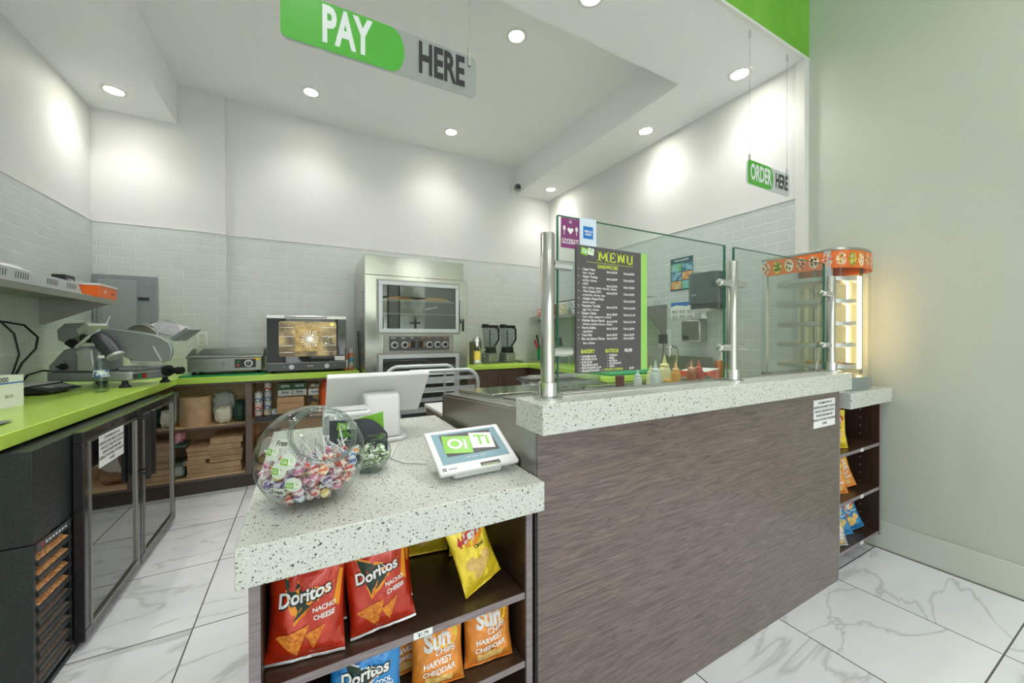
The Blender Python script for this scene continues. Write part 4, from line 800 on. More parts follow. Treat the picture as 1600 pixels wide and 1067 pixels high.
for i, x in enumerate((.70, .79, .87, .97, 1.03, 1.11, 1.19)):
    g.use((PAPER, mat('label_amber', (214, 150, 90), .5))[i > 2]); g.text(('POWER', 'LIGHT', 'FAN', 'OVEN', 'TEMP', 'HUMID', 'TIMER')[i], .016, lambda a, b, x=x: (x+a, 3.5585, 1.235+b), sx=.8, off=.02)
for x in (.878, .955):
    g.use(BLACK); g.box(x-.022, x+.022, 3.556, 3.559, 1.145, 1.205); g.use(YEL if False else mat('label_amber', (214, 150, 90), .5)); g.box(x+(-.033 if x < .9 else .024), x+(-.024 if x < .9 else .033), 3.556, 3.559, 1.15, 1.20)
obj('control_face', g, None, cp, w=True)
for x in (.712, .805, 1.035, 1.115, 1.19):
    g = G().use(ALU); g.cyl((x, 3.559, 1.172), (x, 3.556, 1.172), .031, n=22); g.use(BLACK); g.cyl((x, 3.556, 1.172), (x, 3.535, 1.172), .019, n=18); obj('knob', g, None, cp, w=True)
g = G()
for k in range(7): g.box(.4555, .4575, 3.66, 3.72, 1.47+k*.03, 1.478+k*.03, M=None)
obj('vent_slots', g, BLACK, t, w=True)
for x in (.52, 1.37):
    for y in (3.66, 4.2): g = G(); g.cyl((x, y, .001), (x, y, .0995), .03, n=14); obj('foot', g, BLACK, t, w=True)
g = G(); g.tube([(.4485, 3.98, 1.30), (.4485, 3.93, 1.15), (.4485, 3.90, 1.02), (.4485, 3.88, .96), (.4485, 3.86, .80)], .0055, 8); solo('power_cord', g, BLACK, 'black cord hanging down the left side of the tall steel oven', 'cord')

# ------------------------------------------------------------------ low aluminium sheet pan rack
t = thing('pan_rack', 'low aluminium sheet pan rack with rounded top frames before the steel oven', 'rack', (.86, 2.95, 0))
def hoop(y, x0=.57, x1=1.165, zt=1.0, r=.10):
    pts = [(x0, y, .09), (x0, y, zt-r)]+[(x0+r-r*math.cos(R(a)), y, zt-r+r*math.sin(R(a))) for a in (20, 40, 60, 80)]
    pts += [(x1-r+r*math.sin(R(a)), y, zt-r+r*math.cos(R(a))) for a in (10, 30, 50, 70)]+[(x1, y, zt-r), (x1, y, .09)]
    g = G(); g.tube(pts, .015, 12); obj('end_frame', g, ALU, t, w=True)
hoop(2.70); hoop(3.2)
for k in range(11):
    z = .925-k*.075
    for y in (2.70, 3.2):
        g = G(); s = 1 if y < 3 else -1; g.prism([(y+s*.016, z), (y+s*.055, z), (y+s*.055, z+.003), (y+s*.019, z+.003), (y+s*.019, z+.028), (y+s*.016, z+.028)], 'x', .586, 1.149); obj('runner', g, ALU, t, w=True)
g = G(); g.box(.56, .585, 2.715, 3.185, .10, .125); g.box(1.15, 1.175, 2.715, 3.185, .10, .125); g.cyl((1.06, 3.18, .10), (1.06, 3.18, .97), .013, n=10); obj('base_frame', g, ALU, t, w=True)
for x in (.57, 1.165):
    for y in (2.70, 3.2): g = G(); g.cyl((x-.012, y, .045), (x+.012, y, .045), .044, n=18); g.box(x-.015, x+.015, y-.015, y+.015, .045, .09); obj('caster', g, RUBBER, t, w=True)
# black air hose draped over the rack
g = G(); g.tube([(.62, 3.1, .905), (.70, 3.0, .96), (.80, 2.93, .935), (.95, 2.9, .915), (1.05, 2.92, .93)], .008, 8); solo('hose', g, BLACK, 'short black hose draped over the runners of the pan rack', 'hose')

# ------------------------------------------------------------------ sandwich prep table behind the bar
t = thing('prep_table', 'stainless steel sandwich prep table behind the bar', 'prep table', (1.4, 1.45, 0))
zt = lambda y: .958+(1.85-y)*.072
g = G(); g.prism([(1.03, .1), (1.85, .1), (1.85, .955), (1.03, zt(1.03))], 'x', .603, 2.15); obj('body', g, STEELD, t, .004, w=True)
def plate(x0, x1, y0, y1, h, m, nm, k=0.0):
    g = G(); g.prism([(y0, zt(y0)+k), (y1, zt(y1)+k), (y1, zt(y1)+k+h), (y0, zt(y0)+k+h)], 'x', x0, x1); return obj(nm, g, m, t, .002, w=True)
plate(.606, 2.148, 1.035, 1.845, .006, STEEL, 'top_sheet', .0005)
for x0, x1 in ((.68, 1.15), (1.17, 1.64), (1.66, 2.12)): plate(x0, x1, 1.42, 1.82, .014, POLISH, 'hinged_lid', .007)
for i in range(6):
    x = .70+i*.24; g = G(); g.prism([(1.12, zt(1.12)+.0072), (1.38, zt(1.38)+.0072), (1.38, zt(1.38)+.012), (1.12, zt(1.12)+.012)], 'x', x, x+.2); g.box(x+.08, x+.12, 1.24, 1.25, zt(1.24)+.012, zt(1.24)+.03); obj('pan_lid', g, STEEL, t, .002, w=True)
WB('cutting_ledge', WHITE, t, (.62, 2.1, 1.855, 2.24, .835, .85)); WB('ledge_bracket', STEELD, t, (.62, .63, 1.855, 2.2, .74, .8345), (2.08, 2.09, 1.855, 2.2, .74, .8345))
for x in (.68, 2.08):
    for y in (1.1, 1.78): g = G(); g.cyl((x, y, .001), (x, y, .0995), .025, n=14); obj('foot', g, BLACK, t, w=True)
# yellow label and small things on its top
g = G(); g.add([(.66, 1.62, zt(1.62)+.0075), (.80, 1.62, zt(1.62)+.0075), (.80, 1.56, zt(1.56)+.0075), (.66, 1.56, zt(1.56)+.0075)], [(0,1,2,3)])
FB = lambda x, y: zt(y)+.0125
def squeeze(x, y, k, liquid, label, grp=None):
    k *= .80; t = thing('squeeze_bottle', label, 'bottle', (x, y, FB(x, y-.03)+.003))
    g = G(); g.lathe([(0, 0), (.028*k, 0), (.03*k, .006), (.03*k, .06*k), (.026*k, .072*k), (.022*k, .076*k)], n=24); obj('bottle_body', g, liquid, t)
    g = G(); g.lathe([(.023*k, .0765*k), (.023*k, .09*k), (.012*k, .098*k), (.006*k, .125*k), (.003*k, .14*k), (0, .14*k)], n=20); obj('nozzle_cap', g, FROST if liquid in (FROST,) else liquid2[liquid], t)
FROST = mat('frosted_plastic', (206, 212, 210), .35); AMB = mat('mustard', (214, 156, 70), .4); BRN = mat('brown_sauce', (150, 84, 50), .4); KET = mat('ketchup', (176, 60, 44), .4); MAYO = mat('mayonnaise', (226, 222, 170), .4)
liquid2 = {AMB: mat('cap_amber', (222, 178, 110), .4), BRN: mat('cap_brown', (196, 150, 120), .4), KET: mat('cap_red', (190, 84, 66), .4), MAYO: mat('cap_yellow', (224, 216, 150), .4)}
for a in ((1.33, 1.25, .75, FROST, 'small clear squeeze bottle, leftmost on the prep table'), (1.41, 1.22, 1.05, FROST, 'large clear squeeze bottle left of the mustard'), (1.47, 1.30, .85, MAYO, 'pale yellow squeeze bottle behind the large clear one'),
          (1.60, 1.26, .95, AMB, 'mustard coloured squeeze bottle in the middle of the row'), (1.64, 1.36, 1.25, MAYO, 'tall pale bottle with yellow pointed cap behind the mustard'), (1.73, 1.27, .95, BRN, 'brown sauce squeeze bottle right of the mustard'), (1.79, 1.27, .95, KET, 'red sauce squeeze bottle at the right end of the row'), (1.70, 1.34, .8, FROST, 'small clear squeeze bottle behind the brown one')):
    squeeze(*a)
g = G(); g.ball((0, 0, .018), .018, 8, (1.3, 1, .9)); solo('sauce_cup', g, AMB, 'small amber cup lying left of the mustard bottle', 'cup', loc=(1.53, 1.25, FB(1, 1.25)))
g = G(); g.lathe([(0, 0), (.018, 0), (.02, .06), (.018, .062), (0, .062)], n=18); solo('sauce_jar', g, mat('beet', (110, 50, 50), .2), 'small dark red jar below the corner of the menu', 'jar', loc=(1.22, 1.25, FB(1, 1.25)))
t = thing('board_tray', 'lime green plastic tray on the prep table behind the menu', 'tray', (1.62, 1.62, 1.006)); g = G(); g.prism([(-.28, .012), (-.24, 0), (.24, 0), (.28, .012), (.28, .03), (-.28, .03)], 'y', -.12, .12); obj('tray', g, GREEN, t, .004)
g = G(); g.box(-.24, .24, -.10, .12, 0, .012); solo('cutting_board', g, GRN, 'dark green cutting board on the lime tray behind the menu', 'cutting board', loc=(1.66, 1.62, 1.0365), bev=.003)
g = crumple(.88, 1.30, 1.44, 1.60, 1.0105, 1.062, 31, n=30); solo('plastic_wrap', g, FILM, 'crumpled clear plastic wrap on the prep table below the menu', 'plastic wrap')
# ------------------------------------------------------------------ right back corner cabinets
XC = 2.263
t = thing('green_counter', 'lime green worktop in the right back corner under the blenders', 'countertop', (2.3, 3.9, .885))
g = G(); g.prism([(1.455, YF), (XC, YF), (XC, 1.66), (XR-.0115, 1.66), (XR-.0115, YB-.0115), (1.455, YB-.0115)], 'z', .885, ZC); obj('worktop', g, GREEN, t, .003, w=True)
t = thing('base_cabinet', 'dark wood cabinet with two doors under the blenders', 'cabinet', (1.85, 4.1, 0))
WB('carcass', CAB, t, (1.48, 2.30, 3.835, 4.3, .1, .884), (1.48, 2.25, 3.87, 4.3, 0, .0995))
for x0, x1, hx in ((1.485, 1.935, 1.895), (1.94, 2.225, 1.985)):
    d = WB('door', CAB, t, (x0, x1, 3.815, 3.834, .105, .878))
    g = G(); g.cyl((hx, 3.79, .70), (hx, 3.79, .835), .006, n=12); g.cyl((hx, 3.79, .72), (hx, 3.815, .72), .005, n=8); g.cyl((hx, 3.79, .815), (hx, 3.815, .815), .005, n=8); obj('handle', g, CHROME, d, w=True)
t = thing('base_cabinet', 'dark wood cabinet run along the kitchen side wall', 'cabinet', (2.6, 2.7, 0)); WB('carcass', CAB, t, (2.305, 2.93, 1.68, 4.3, .1, .884), (2.34, 2.93, 1.7, 4.3, 0, .0995))
for k in range(4): WB('door', CAB, t, (2.285, 2.304, 1.69+k*.53, 2.21+k*.53, .105, .878))
# blenders
JAR = glass('smoky_jar', (226, 230, 232), 1.5, 2.2)
BGR = mat('blender_grey', (112, 118, 122), .4, .2)
def blender(x, y, label):
    t = thing('blender', label, 'blender', (x, y, ZC+.0005), group='blenders in the back corner', rz=R(8))
    g = G(); g.prism([(-.08, 0), (.08, 0), (.066, .12), (-.066, .12)], 'y', -.08, .08); obj('motor_base', g, BGR, t, .008)
    g = G().use(ALU); g.box(-.06, .06, -.0845, -.079, .03, .10); g.use(BLACK); g.box(-.05, .05, -.0855, -.0844, .037, .093); g.use(ALU)
    for i in range(4):
        for j in range(2): g.box(-.045+i*.023, -.028+i*.023, -.087, -.0854, .045+j*.024, .06+j*.024)
    obj('control_panel', g, None, t, .001)
    g = G(); g.prism([(-.062, .1205), (.062, .1205), (.052, .19), (-.052, .19)], 'y', -.055, .055); obj('jar_collar', g, BLACK, t, .008)
    g = G(); g.prism([(-.05, .191), (.05, .191), (.078, .42), (-.078, .42)], 'y', -.06, .06); obj('jar', g, JAR, t, .01)
    g = G(); g.prism([(-.082, .4205), (.082, .4205), (.078, .452), (-.078, .452)], 'y', -.065, .065); g.box(-.10, -.02, -.02, .02, .445, .465); obj('lid', g, BLACK, t, .006)
    g = G(); g.tube([(.075, 0, .43), (.125, 0, .41), (.128, 0, .28), (.085, 0, .22), (.058, 0, .20)], [.012, .013, .013, .012, .01], 10); obj('handle', g, BLACK, t)
    g = G(); g.cyl((0, 0, .192), (0, 0, .40), .006, n=8)
    for z, a in ((.23, 0), (.29, 70), (.35, 140)): g.box(-.035, .035, -.006, .006, z, z+.003, M=Matrix.Rotation(R(a), 4, 'Z'))
    obj('blade_stack', g, BLACK, t)
blender(1.935, 4.12, 'grey countertop blender, left one of the pair'); blender(2.17, 4.12, 'grey countertop blender, right one of the pair, nearest the corner')
t = thing('drink_maker', 'small machine with steel top and glowing yellow tank beside the tall oven', 'appliance', (1.73, 4.05, ZC+.0005))
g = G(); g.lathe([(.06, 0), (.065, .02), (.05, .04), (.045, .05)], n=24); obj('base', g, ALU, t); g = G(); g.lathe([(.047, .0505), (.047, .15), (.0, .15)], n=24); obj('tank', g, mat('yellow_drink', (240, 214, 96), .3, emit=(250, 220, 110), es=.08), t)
g = G(); g.lathe([(.05, .151), (.055, .17), (.06, .24), (.04, .30), (.015, .32), (0, .325)], n=24); obj('steel_top', g, CHROME, t); g = G(); g.box(-.07, -.05, -.05, .05, 0, .26); obj('body_side', g, mat('olive_metal', (120, 112, 84), .4, .5), t, .004)
g = G(); g.tube([(.06, -.02, .18), (.09, -.03, .16), (.085, -.03, .11), (.10, -.03, .08)], .007, 8); g.ball((.09, -.03, .165), .016, 8); obj('tap', g, CHROME, t)
g = G(); g.prism(rrect(2.30, 2.70, 3.95, 4.22, .03), 'z', ZC+.0005, ZC+.022); solo('tray', g, STEELD, 'flat steel tray lying on the green counter in the right corner', 'tray', bev=.003)
t = thing('utensil_tub', 'bright green tub of kitchen utensils in the right back corner', 'utensil holder', (2.64, 4.08, ZC+.023)); g = G(); g.lathe([(0, 0), (.052, 0), (.062, .15), (.057, .15), (.05, .01), (0, .01)], n=26); obj('tub', g, mat('tub_green', (0, 150, 80), .35), t)
UT = [((-.02, 0, .02), (-.10, .0, .24), RED, 'red handled knife in the green tub'), ((0, 0, .02), (-.06, .02, .30), BLACK, 'long black spatula in the green tub'), ((.02, 0, .02), (.05, .03, .30), DGREY, 'dark grey spoon in the green tub')]
for a, b, mm, lb in UT: g = G(); g.tube([a, b], [.008, .013], 8); solo('utensil', g, mm, lb, 'utensil', loc=(2.64, 4.08, ZC+.035))
t = thing('glass_jar', 'clear glass jar left of the green utensil tub', 'jar', (2.50, 4.12, ZC+.023)); g = G(); g.lathe([(.035, 0), (.04, .02), (.04, .09), (.03, .11), (.032, .12)], n=22); obj('jar', g, GLASS, t)
t = thing('knife_block', 'dark upright block of knives behind the first guard post', 'knife block', (2.72, 3.75, ZC+.0005)); g = G(); g.prism([(-.06, 0), (.08, 0), (.08, .15), (-.02, .2)], 'x', -.05, .05); obj('block', g, mat('pale_block', (120, 130, 128), .5), t, .004)
for i in range(4): g = G(); g.tube([(-.03+i*.02, .02, .16), (-.05+i*.03, .05+.01*i, .30)], .01, 8); obj('knife_handle', g, BLACK, t)

# ------------------------------------------------------------------ shelf along the kitchen side wall
t = thing('wall_shelf', 'long stainless steel shelf on the kitchen side wall', 'shelf', (2.77, 3.2, 1.48))
WB('shelf_board', STEEL, t, (2.60, XR-.0105, 2.40, 4.30, 1.497, 1.50), (2.60, 2.603, 2.40, 4.30, 1.462, 1.497), (XR-.0135, XR-.0105, 2.40, 4.30, 1.50, 1.54), bev=.001)
for y in (2.405, 3.2, 4.2): g = G(); g.prism([(2.62, 1.4965), (XR-.0115, 1.4965), (XR-.0115, 1.23), (XR-.04, 1.23)], 'y', y, y+.004); obj('bracket', g, STEELD, t, w=True)
for x, y, h, r, c, lb in ((2.70, 4.20, .13, .04, 'can_label_red', 'white and red labelled jar at the left end of the side wall shelf'), (2.72, 4.02, .10, .04, 'can_label_gold', 'glass jar with pale label, second on the side wall shelf'), (2.70, 3.90, .17, .035, 'brown_sauce', 'brown spice jar third on the side wall shelf'), (2.72, 3.74, .15, .05, 'can_label_gold', 'pale canister on the side wall shelf behind the first guard post'), (2.72, 3.5, .16, .05, 'can_label_blue', 'pale canister with lid on the side wall shelf left of the menu')):
    t = thing('jar', lb, 'jar', (x, y, 1.5005)); g = G(); g.lathe([(0, 0), (r, 0), (r, h*.82), (r*.85, h*.86)], n=22); obj('jar_body', g, _m[c], t); g = G(); g.lathe([(r*.9, h*.861), (r*.9, h), (0, h)], n=22); obj('lid', g, WHITE, t)
t = thing('utensil_hooks', 'hanging ladles and spatulas below the side wall shelf, left of the menu', 'utensils', (2.8, 3.45, 1.56))
g = G(); g.cyl((2.66, 3.15, 1.66), (2.66, 3.75, 1.66), .006, n=8); obj('rail', g, BLACK, t, w=True)
for k in range(3): y = 3.25+k*.14; g = G(); g.cyl((2.66, y, 1.655), (2.66, y, 1.56), .004, n=8); g.ball((2.66, y, 1.545), .03, 8, (.3, 1, 1)); obj('ladle', g, (STEELD, BLACK, STEELD)[k], t, w=True)
t = thing('wire_baskets', 'wire racks and steel scoops at the right end of the side wall shelf', 'wire rack', (2.75, 2.35, 1.5005))
for k in range(7): y = 2.45+k*.045; g = G(); g.tube([(2.72, y, 1.504), (2.72, y, 1.58), (2.72, y+.03, 1.615), (2.88, y+.03, 1.615), (2.88, y, 1.58), (2.88, y, 1.504)], .003, 6); obj('wire_loop', g, STEEL, t, w=True)
g = G(); g.cyl((2.72, 2.45, 1.58), (2.72, 2.72, 1.58), .003, n=6); g.cyl((2.72, 2.45, 1.54), (2.72, 2.72, 1.54), .003, n=6); obj('wire_rail', g, STEEL, t, w=True)
for y, lb in ((2.40, 'steel cone strainer at the far right end of the side wall shelf'),):
    g = G(); g.lathe([(.05, 0), (.012, .12), (0, .125)], n=20); solo('cone_strainer', g, STEEL, lb, 'strainer', loc=(2.66, y+.06, 1.501))
# posters
t = thing('poster', 'poster with six coloured food pictures on the side wall tiles', 'poster', (XR-.012, 2.24, 1.79)); g = G().use(mat('poster_teal', (30, 78, 92), .4)); px = XR-.0125; g.box(px, px+.0015, 2.135, 2.365, 1.655, 1.945)
for i, c in enumerate(((110, 176, 90), (34, 96, 140), (44, 108, 150), (226, 130, 50), (226, 130, 50), (110, 190, 160))):
    j, k = divmod(i, 2); y1 = 2.355-k*.112; z1 = 1.895-j*.078; mm = mat('pic_%d' % i, c, .4, vary=(26, (210, 200, 150) if i in (3, 4) else (150, 200, 220), .12)); g.use(mm); g.box(px-.0008, px, y1-.104, y1, z1-.07, z1)
g.use(WINK); g.text('FOOD ALLERGENS', .022, lambda a, b: (px-.001, 2.25-a, 1.922+b), sx=.8, off=.02); obj('print', g, None, t, w=True)
t = thing('poster', 'white hand washing notice with blue wave under the food poster', 'notice', (XR-.012, 2.24, 1.48)); g = G().use(PAPER); g.box(px, px+.0015, 2.118, 2.362, 1.41, 1.552); g.use(BLUE); g.flat([(2.36, 1.55), (2.12, 1.55), (2.12, 1.53), (2.2, 1.512), (2.3, 1.525), (2.36, 1.51)], lambda a, b: (px-.0008, a, b))
for i in range(6): j, k = divmod(i, 3); g.use(mat('sketch_grey', (150, 160, 160), .6, vary=(60, (210, 214, 212), .1))); g.box(px-.0008, px, 2.345-k*.075-.06, 2.345-k*.075, 1.48-j*.045-.032, 1.48-j*.045)
obj('print', g, None, t, w=True)
# towel dispenser
TD = mat('dispenser_grey', (74, 86, 92), .25, coat=.3)
t = thing('towel_dispenser', 'dark grey paper towel dispenser on the side wall', 'dispenser', (2.83, 1.96, 1.48))
g = G(); g.prism([(XR-.0105, 1.80), (2.76, 1.80), (2.73, 1.84), (2.72, 1.95), (2.725, 2.0), (2.75, 2.045), (XR-.0105, 2.05)], 'z', 1.50, 1.755); obj('cover', g, TD, t, .012, w=True)
g = G(); g.prism([(XR-.0105, 1.81), (2.77, 1.81), (2.74, 1.85), (2.735, 1.95), (2.735, 2.0), (2.76, 2.035), (XR-.0105, 2.04)], 'z', 1.465, 1.4995); obj('lower_tray', g, mat('dispenser_dark', (48, 58, 62), .35), t, .004, w=True)
WB('window', GREYM, t, (2.716, 2.721, 1.95, 1.99, 1.565, 1.58)); WB('paper_slot', ALU, t, (2.74, 2.82, 1.85, 1.99, 1.445, 1.4645))
g = G(); g.grid(lambda u, v: (2.77+.01*math.sin(v*9+u*4), 1.90+.04*u, 1.46-.07*v), 6, 8); obj('paper_end', g, PAPER, t, w=True)
t = thing('soap_dispenser', 'brushed steel soap dispenser below the towel dispenser', 'dispenser', (2.88, 2.1, 1.2)); WB('housing', STEEL, t, (2.83, XR-.0105, 2.0, 2.175, 1.2, 1.385), bev=.012); g = G(); g.cyl((2.83, 2.13, 1.235), (2.815, 2.13, 1.235), .018, n=18); obj('push_button', g, BLACK, t, w=True); WB('lock_plate', CHROME, t, (2.84, 2.93, 2.01, 2.08, 1.3855, 1.39))
t = thing('wall_outlet', 'dark plug-in adapter in a white outlet under the side wall shelf', 'outlet', (2.93, 2.42, 1.21)); WB('plate', WHITE, t, (XR-.016, XR-.0105, 2.36, 2.50, 1.14, 1.31)); WB('adapter', DGREY, t, (2.87, 2.926, 2.39, 2.45, 1.18, 1.265), bev=.004)
g = G(); g.tube([(2.89, 2.41, 1.178), (2.88, 2.40, 1.10), (2.87, 2.41, 1.02), (2.86, 2.43, .94)], .004, 8); solo('power_cord', g, DGREY, 'thin cord hanging from the adapter under the side wall shelf', 'cord')
# sink and tap
t = thing('hand_sink', 'steel hand sink with splash guards on the side counter', 'sink', (2.65, 2.15, ZC+.001)); 
WB('basin_rim', STEEL, t, (2.42, 2.90, 1.93, 2.40, ZC+.0005, ZC+.008)); WB('splash_back', STEELD, t, (2.895, 2.90, 1.93, 2.40, ZC+.0085, 1.075)); 
g = G(); g.prism([(2.55, ZC+.0085), (2.8945, ZC+.0085), (2.8945, 1.07), (2.66, 1.07), (2.58, 1.03)], 'y', 1.93, 1.934); obj('side_splash', g, STEELD, t, w=True)
g = G(); g.tube([(2.84, 2.22, ZC+.009), (2.84, 2.22, 1.11)]+[(2.79+.05*math.cos(R(a)), 2.22, 1.11+.05*math.sin(R(a))) for a in (30, 60, 90, 120, 150, 180)]+[(2.74, 2.22, 1.07)], .011, 12); g.cyl((2.84, 2.22, ZC+.0085), (2.84, 2.22, ZC+.03), .022, n=16); obj('tap', g, CHROME, t, w=True)
t = thing('bottle_crate', 'wooden board leaning on the wall below the side wall shelf', 'board', (2.80, 2.62, ZC+.0005)); WB('board', KRAFT, t, (2.78, 2.80, 2.50, 2.66, ZC+.001, 1.12), bev=.006)
t = thing('pump_bottle', 'slim steel pump bottle in front of the leaning board', 'bottle', (2.70, 2.55, ZC+.0005)); g = G(); g.lathe([(0, 0), (.03, 0), (.03, .12), (.02, .16), (.012, .18)], n=20); obj('bottle_body', g, GLASS, t); g = G(); g.cyl((0, 0, .181), (0, 0, .23), .012, n=12); g.box(-.05, .01, -.008, .008, .225, .24); obj('pump', g, BLACK, t)
t = thing('pump_bottle', 'pump bottle of amber liquid on the side counter behind the middle post', 'bottle', (2.80, 1.80, ZC+.0005)); g = G(); g.lathe([(0, 0), (.042, 0), (.045, .01), (.042, .13), (.0, .13)], n=24); obj('bottle_body', g, mat('amber_liquid', (196, 116, 40), .15, coat=.6), t); g = G(); g.lathe([(.02, .131), (.012, .16), (.008, .20), (.02, .21), (.02, .225), (0, .23)], n=16); g.tube([(0, 0, .215), (-.03, .0, .235), (-.05, 0, .22)], .006, 8); obj('pump', g, CHROME, t)
t = thing('food_basket', 'orange-red plastic basket at the near end of the side counter', 'basket', (2.5, 1.76, ZC+.0005), rz=R(20)); g = G(); g.prism([(-.15, 0), (.15, 0), (.17, .075), (-.17, .075)], 'y', -.09, .09); obj('basket_body', g, mat('basket_red', (232, 84, 50), .4), t, .006); bx('liner', PAPER, t, (-.16, .16, -.085, .085, .0755, .08), bev=.002)

# ================================================================== heated display case
CX0, CX1, CY0, CY1, CZ0, CZ1 = 2.50, 2.90, .99, 1.345, .9545, 1.725
t = thing('display_case', 'round-fronted heated glass display case on the end counter', 'display case', (2.7, 1.17, CZ0))
CF = mat('case_metal', (170, 180, 182), .25, .8)
def foot(off=0., n=14):      # outline of the case: flat back and sides, bowed front
    pts = [(CX0+off, CY1-off), (CX0+off, CY0+off)]
    for i in range(1, n): a = math.pi*i/n; pts.append(((CX0+CX1)/2-(CX1-CX0-2*off)/2*math.cos(a), CY0+off-(.085)*math.sin(a)))
    return pts+[(CX1-off, CY0+off), (CX1-off, CY1-off)]
g = G(); g.prism(foot(), 'z', CZ0, CZ0+.07); obj('base', g, CF, t, .002, w=True)
g = G(); g.prism(foot(), 'z', CZ1-.014, CZ1); obj('top', g, STEEL, t, .002, w=True)
def skin(g, a, b, off, z0, z1, closed=False):
    p = foot(off)[a:b]; vs = [(x, y, z) for z in (z0, z1) for x, y in p]; k = len(p); return g.add(vs, [(i, i+1, k+i+1, k+i) for i in range(k-1)])
g = G(); skin(g, 1, 17, .003, CZ0+.0705, CZ1-.0145); obj('curved_glass', g, GLASS, t, w=True)
g = G(); g.box(CX0+.004, CX0+.0045, CY0+.01, CY1-.01, CZ0+.0705, CZ1-.0145); obj('side_glass', g, GLASS, t, w=True)
for x, y in ((CX0, CY0), (CX0, CY1-.029), (CX1-.023, CY1-.029)): WB('corner_post', mat('post_metal', (196, 204, 206), .3, .5), t, (x-.002, x+.024, y-.002, y+.030, CZ0+.0705, CZ1-.0145))
BAND = mat('band_orange', (224, 112, 44), .4); FC = [mat('food_%d' % i, c, .5, vary=(70, d, .1)) for i, (c, d) in enumerate((((236, 214, 60), (60, 120, 40)), ((236, 226, 206), (214, 130, 60)), ((190, 60, 50), (240, 200, 150)), ((206, 90, 70), (250, 220, 190)), ((240, 236, 224), (220, 170, 40))))]
def band(g, z0, z1, off):
    g.use(BAND); skin(g, 0, 18, off, z0, z1)
    p = foot(off-.0015); L = 0; hh = (z1-z0)
    for i in range(len(p)-2+1):
        a, b = Vector(p[i]), Vector(p[i+1]); 
    # motifs spaced along the outline
    pts = [Vector(q) for q in p]; seg = [(pts[i+1]-pts[i]).length for i in range(len(pts)-1)]; tot = sum(seg); n = int(tot/.062); 
    def at(s):
        for i, l in enumerate(seg):
            if s <= l or i == len(seg)-1: return pts[i]+(pts[i+1]-pts[i])*(s/l)
            s -= l
    for k in range(n):
        s0 = (k+.5)*tot/n; g.use(FC[(1, 0, 4, 2, 1, 3)[k % 6]]); g.flat(circ(s0, (z0+z1)/2, .025, 12, hh*.40), lambda a, b: (*at(a), b))
        g.use(FC[(0, 3, 2)[k % 3]])
        for q in range(4): g.add([(*at(s0+.012*math.cos(q*1.57+k)+dx), (z0+z1)/2+hh*.2*math.sin(q*1.57+k)+dz) for dx, dz in ((-.005, -.006), (.005, -.006), (.005, .006), (-.005, .006))], [(0,1,2,3)])
g = G(); band(g, 1.615, 1.708, -.001); obj('picture_band', g, None, t, w=True)['label'] = 'orange band of food pictures'
TRAYM = mat('tray_steel', (206, 210, 210), .3, .7)
for i, z in enumerate((1.555, 1.43, 1.305, 1.185, 1.065)):
    g = G(); g.lathe([(.0, .0), (.180, .0), (.187, .002), (.187, .024), (.184, .024), (.184, .004), (.0, .004)], c=(2.70, 1.145, z), n=40); obj('round_tray', g, TRAYM, t, w=True)
g = G(); g.cyl((2.70, 1.145, CZ0+.071), (2.70, 1.145, CZ1-.015), .008, n=10); obj('tray_spindle', g, STEELD, t, w=True)
TUBE = mat('warm_tube', (255, 220, 160), .4, emit=(255, 204, 140), es=11)
for x, y in ((2.884, 1.055), (2.874, 1.0)): g = G(); g.cyl((x, y, CZ0+.1), (x, y, 1.60), .006, n=10); obj('light_tube', g, TUBE, t, w=True)
WB('right_glass', GLASS, t, (CX1-.0045, CX1-.004, 1.015, CY1-.025, CZ0+.0705, 1.61), bev=0); WB('corner_post', CF, t, (CX1-.012, CX1+.001, CY0-.001, CY0+.012, CZ0+.0705, CZ1-.0145))
PIE = mat('pastry', (206, 150, 78), .6, vary=(40, (238, 204, 130), .15), bump=(60, .5))
for z, lb in ((1.185, 'golden flat pastry on the fourth tray of the display case'),):
    g = G(); g.lathe([(0, 0), (.13, 0), (.14, .01), (.13, .02), (.10, .016), (0, .015)], n=36); solo('flat_pastry', g, PIE, lb, 'pastry', loc=(2.70, 1.155, z+.0045))
for zi, z in enumerate((1.555, 1.43, 1.305, 1.065)):
    for k in range(5):
        a = R(-100+k*32); g = G(); g.ball((0, 0, 0), .02, 7, (1.5, .8, .7)); solo('fried_snack', g, PIE, 'small golden fried pastries on the %s tray of the display case' % ('top', 'second', 'third', 'bottom')[zi], 'pastry', 'snacks on the %s tray' % ('top', 'second', 'third', 'bottom')[zi], loc=(2.70+.12*math.cos(a), 1.155+.12*math.sin(a), z+.019), rot=(0, 0, a+1.57))
for z in (1.555, 1.43, 1.305, 1.185):
    g = G(); g.box(-.028, .028, -.001, 0, 0, .018); solo('price_card', g, PAPER, 'small white price card on the %s tray edge of the display case' % {1.555: 'top', 1.43: 'second', 1.305: 'third', 1.185: 'fourth'}[z], 'price card', loc=(2.80, 1.019, z+.003), rot=(0, 0, .55))

# ================================================================== things on the low counter
ZK = .8535
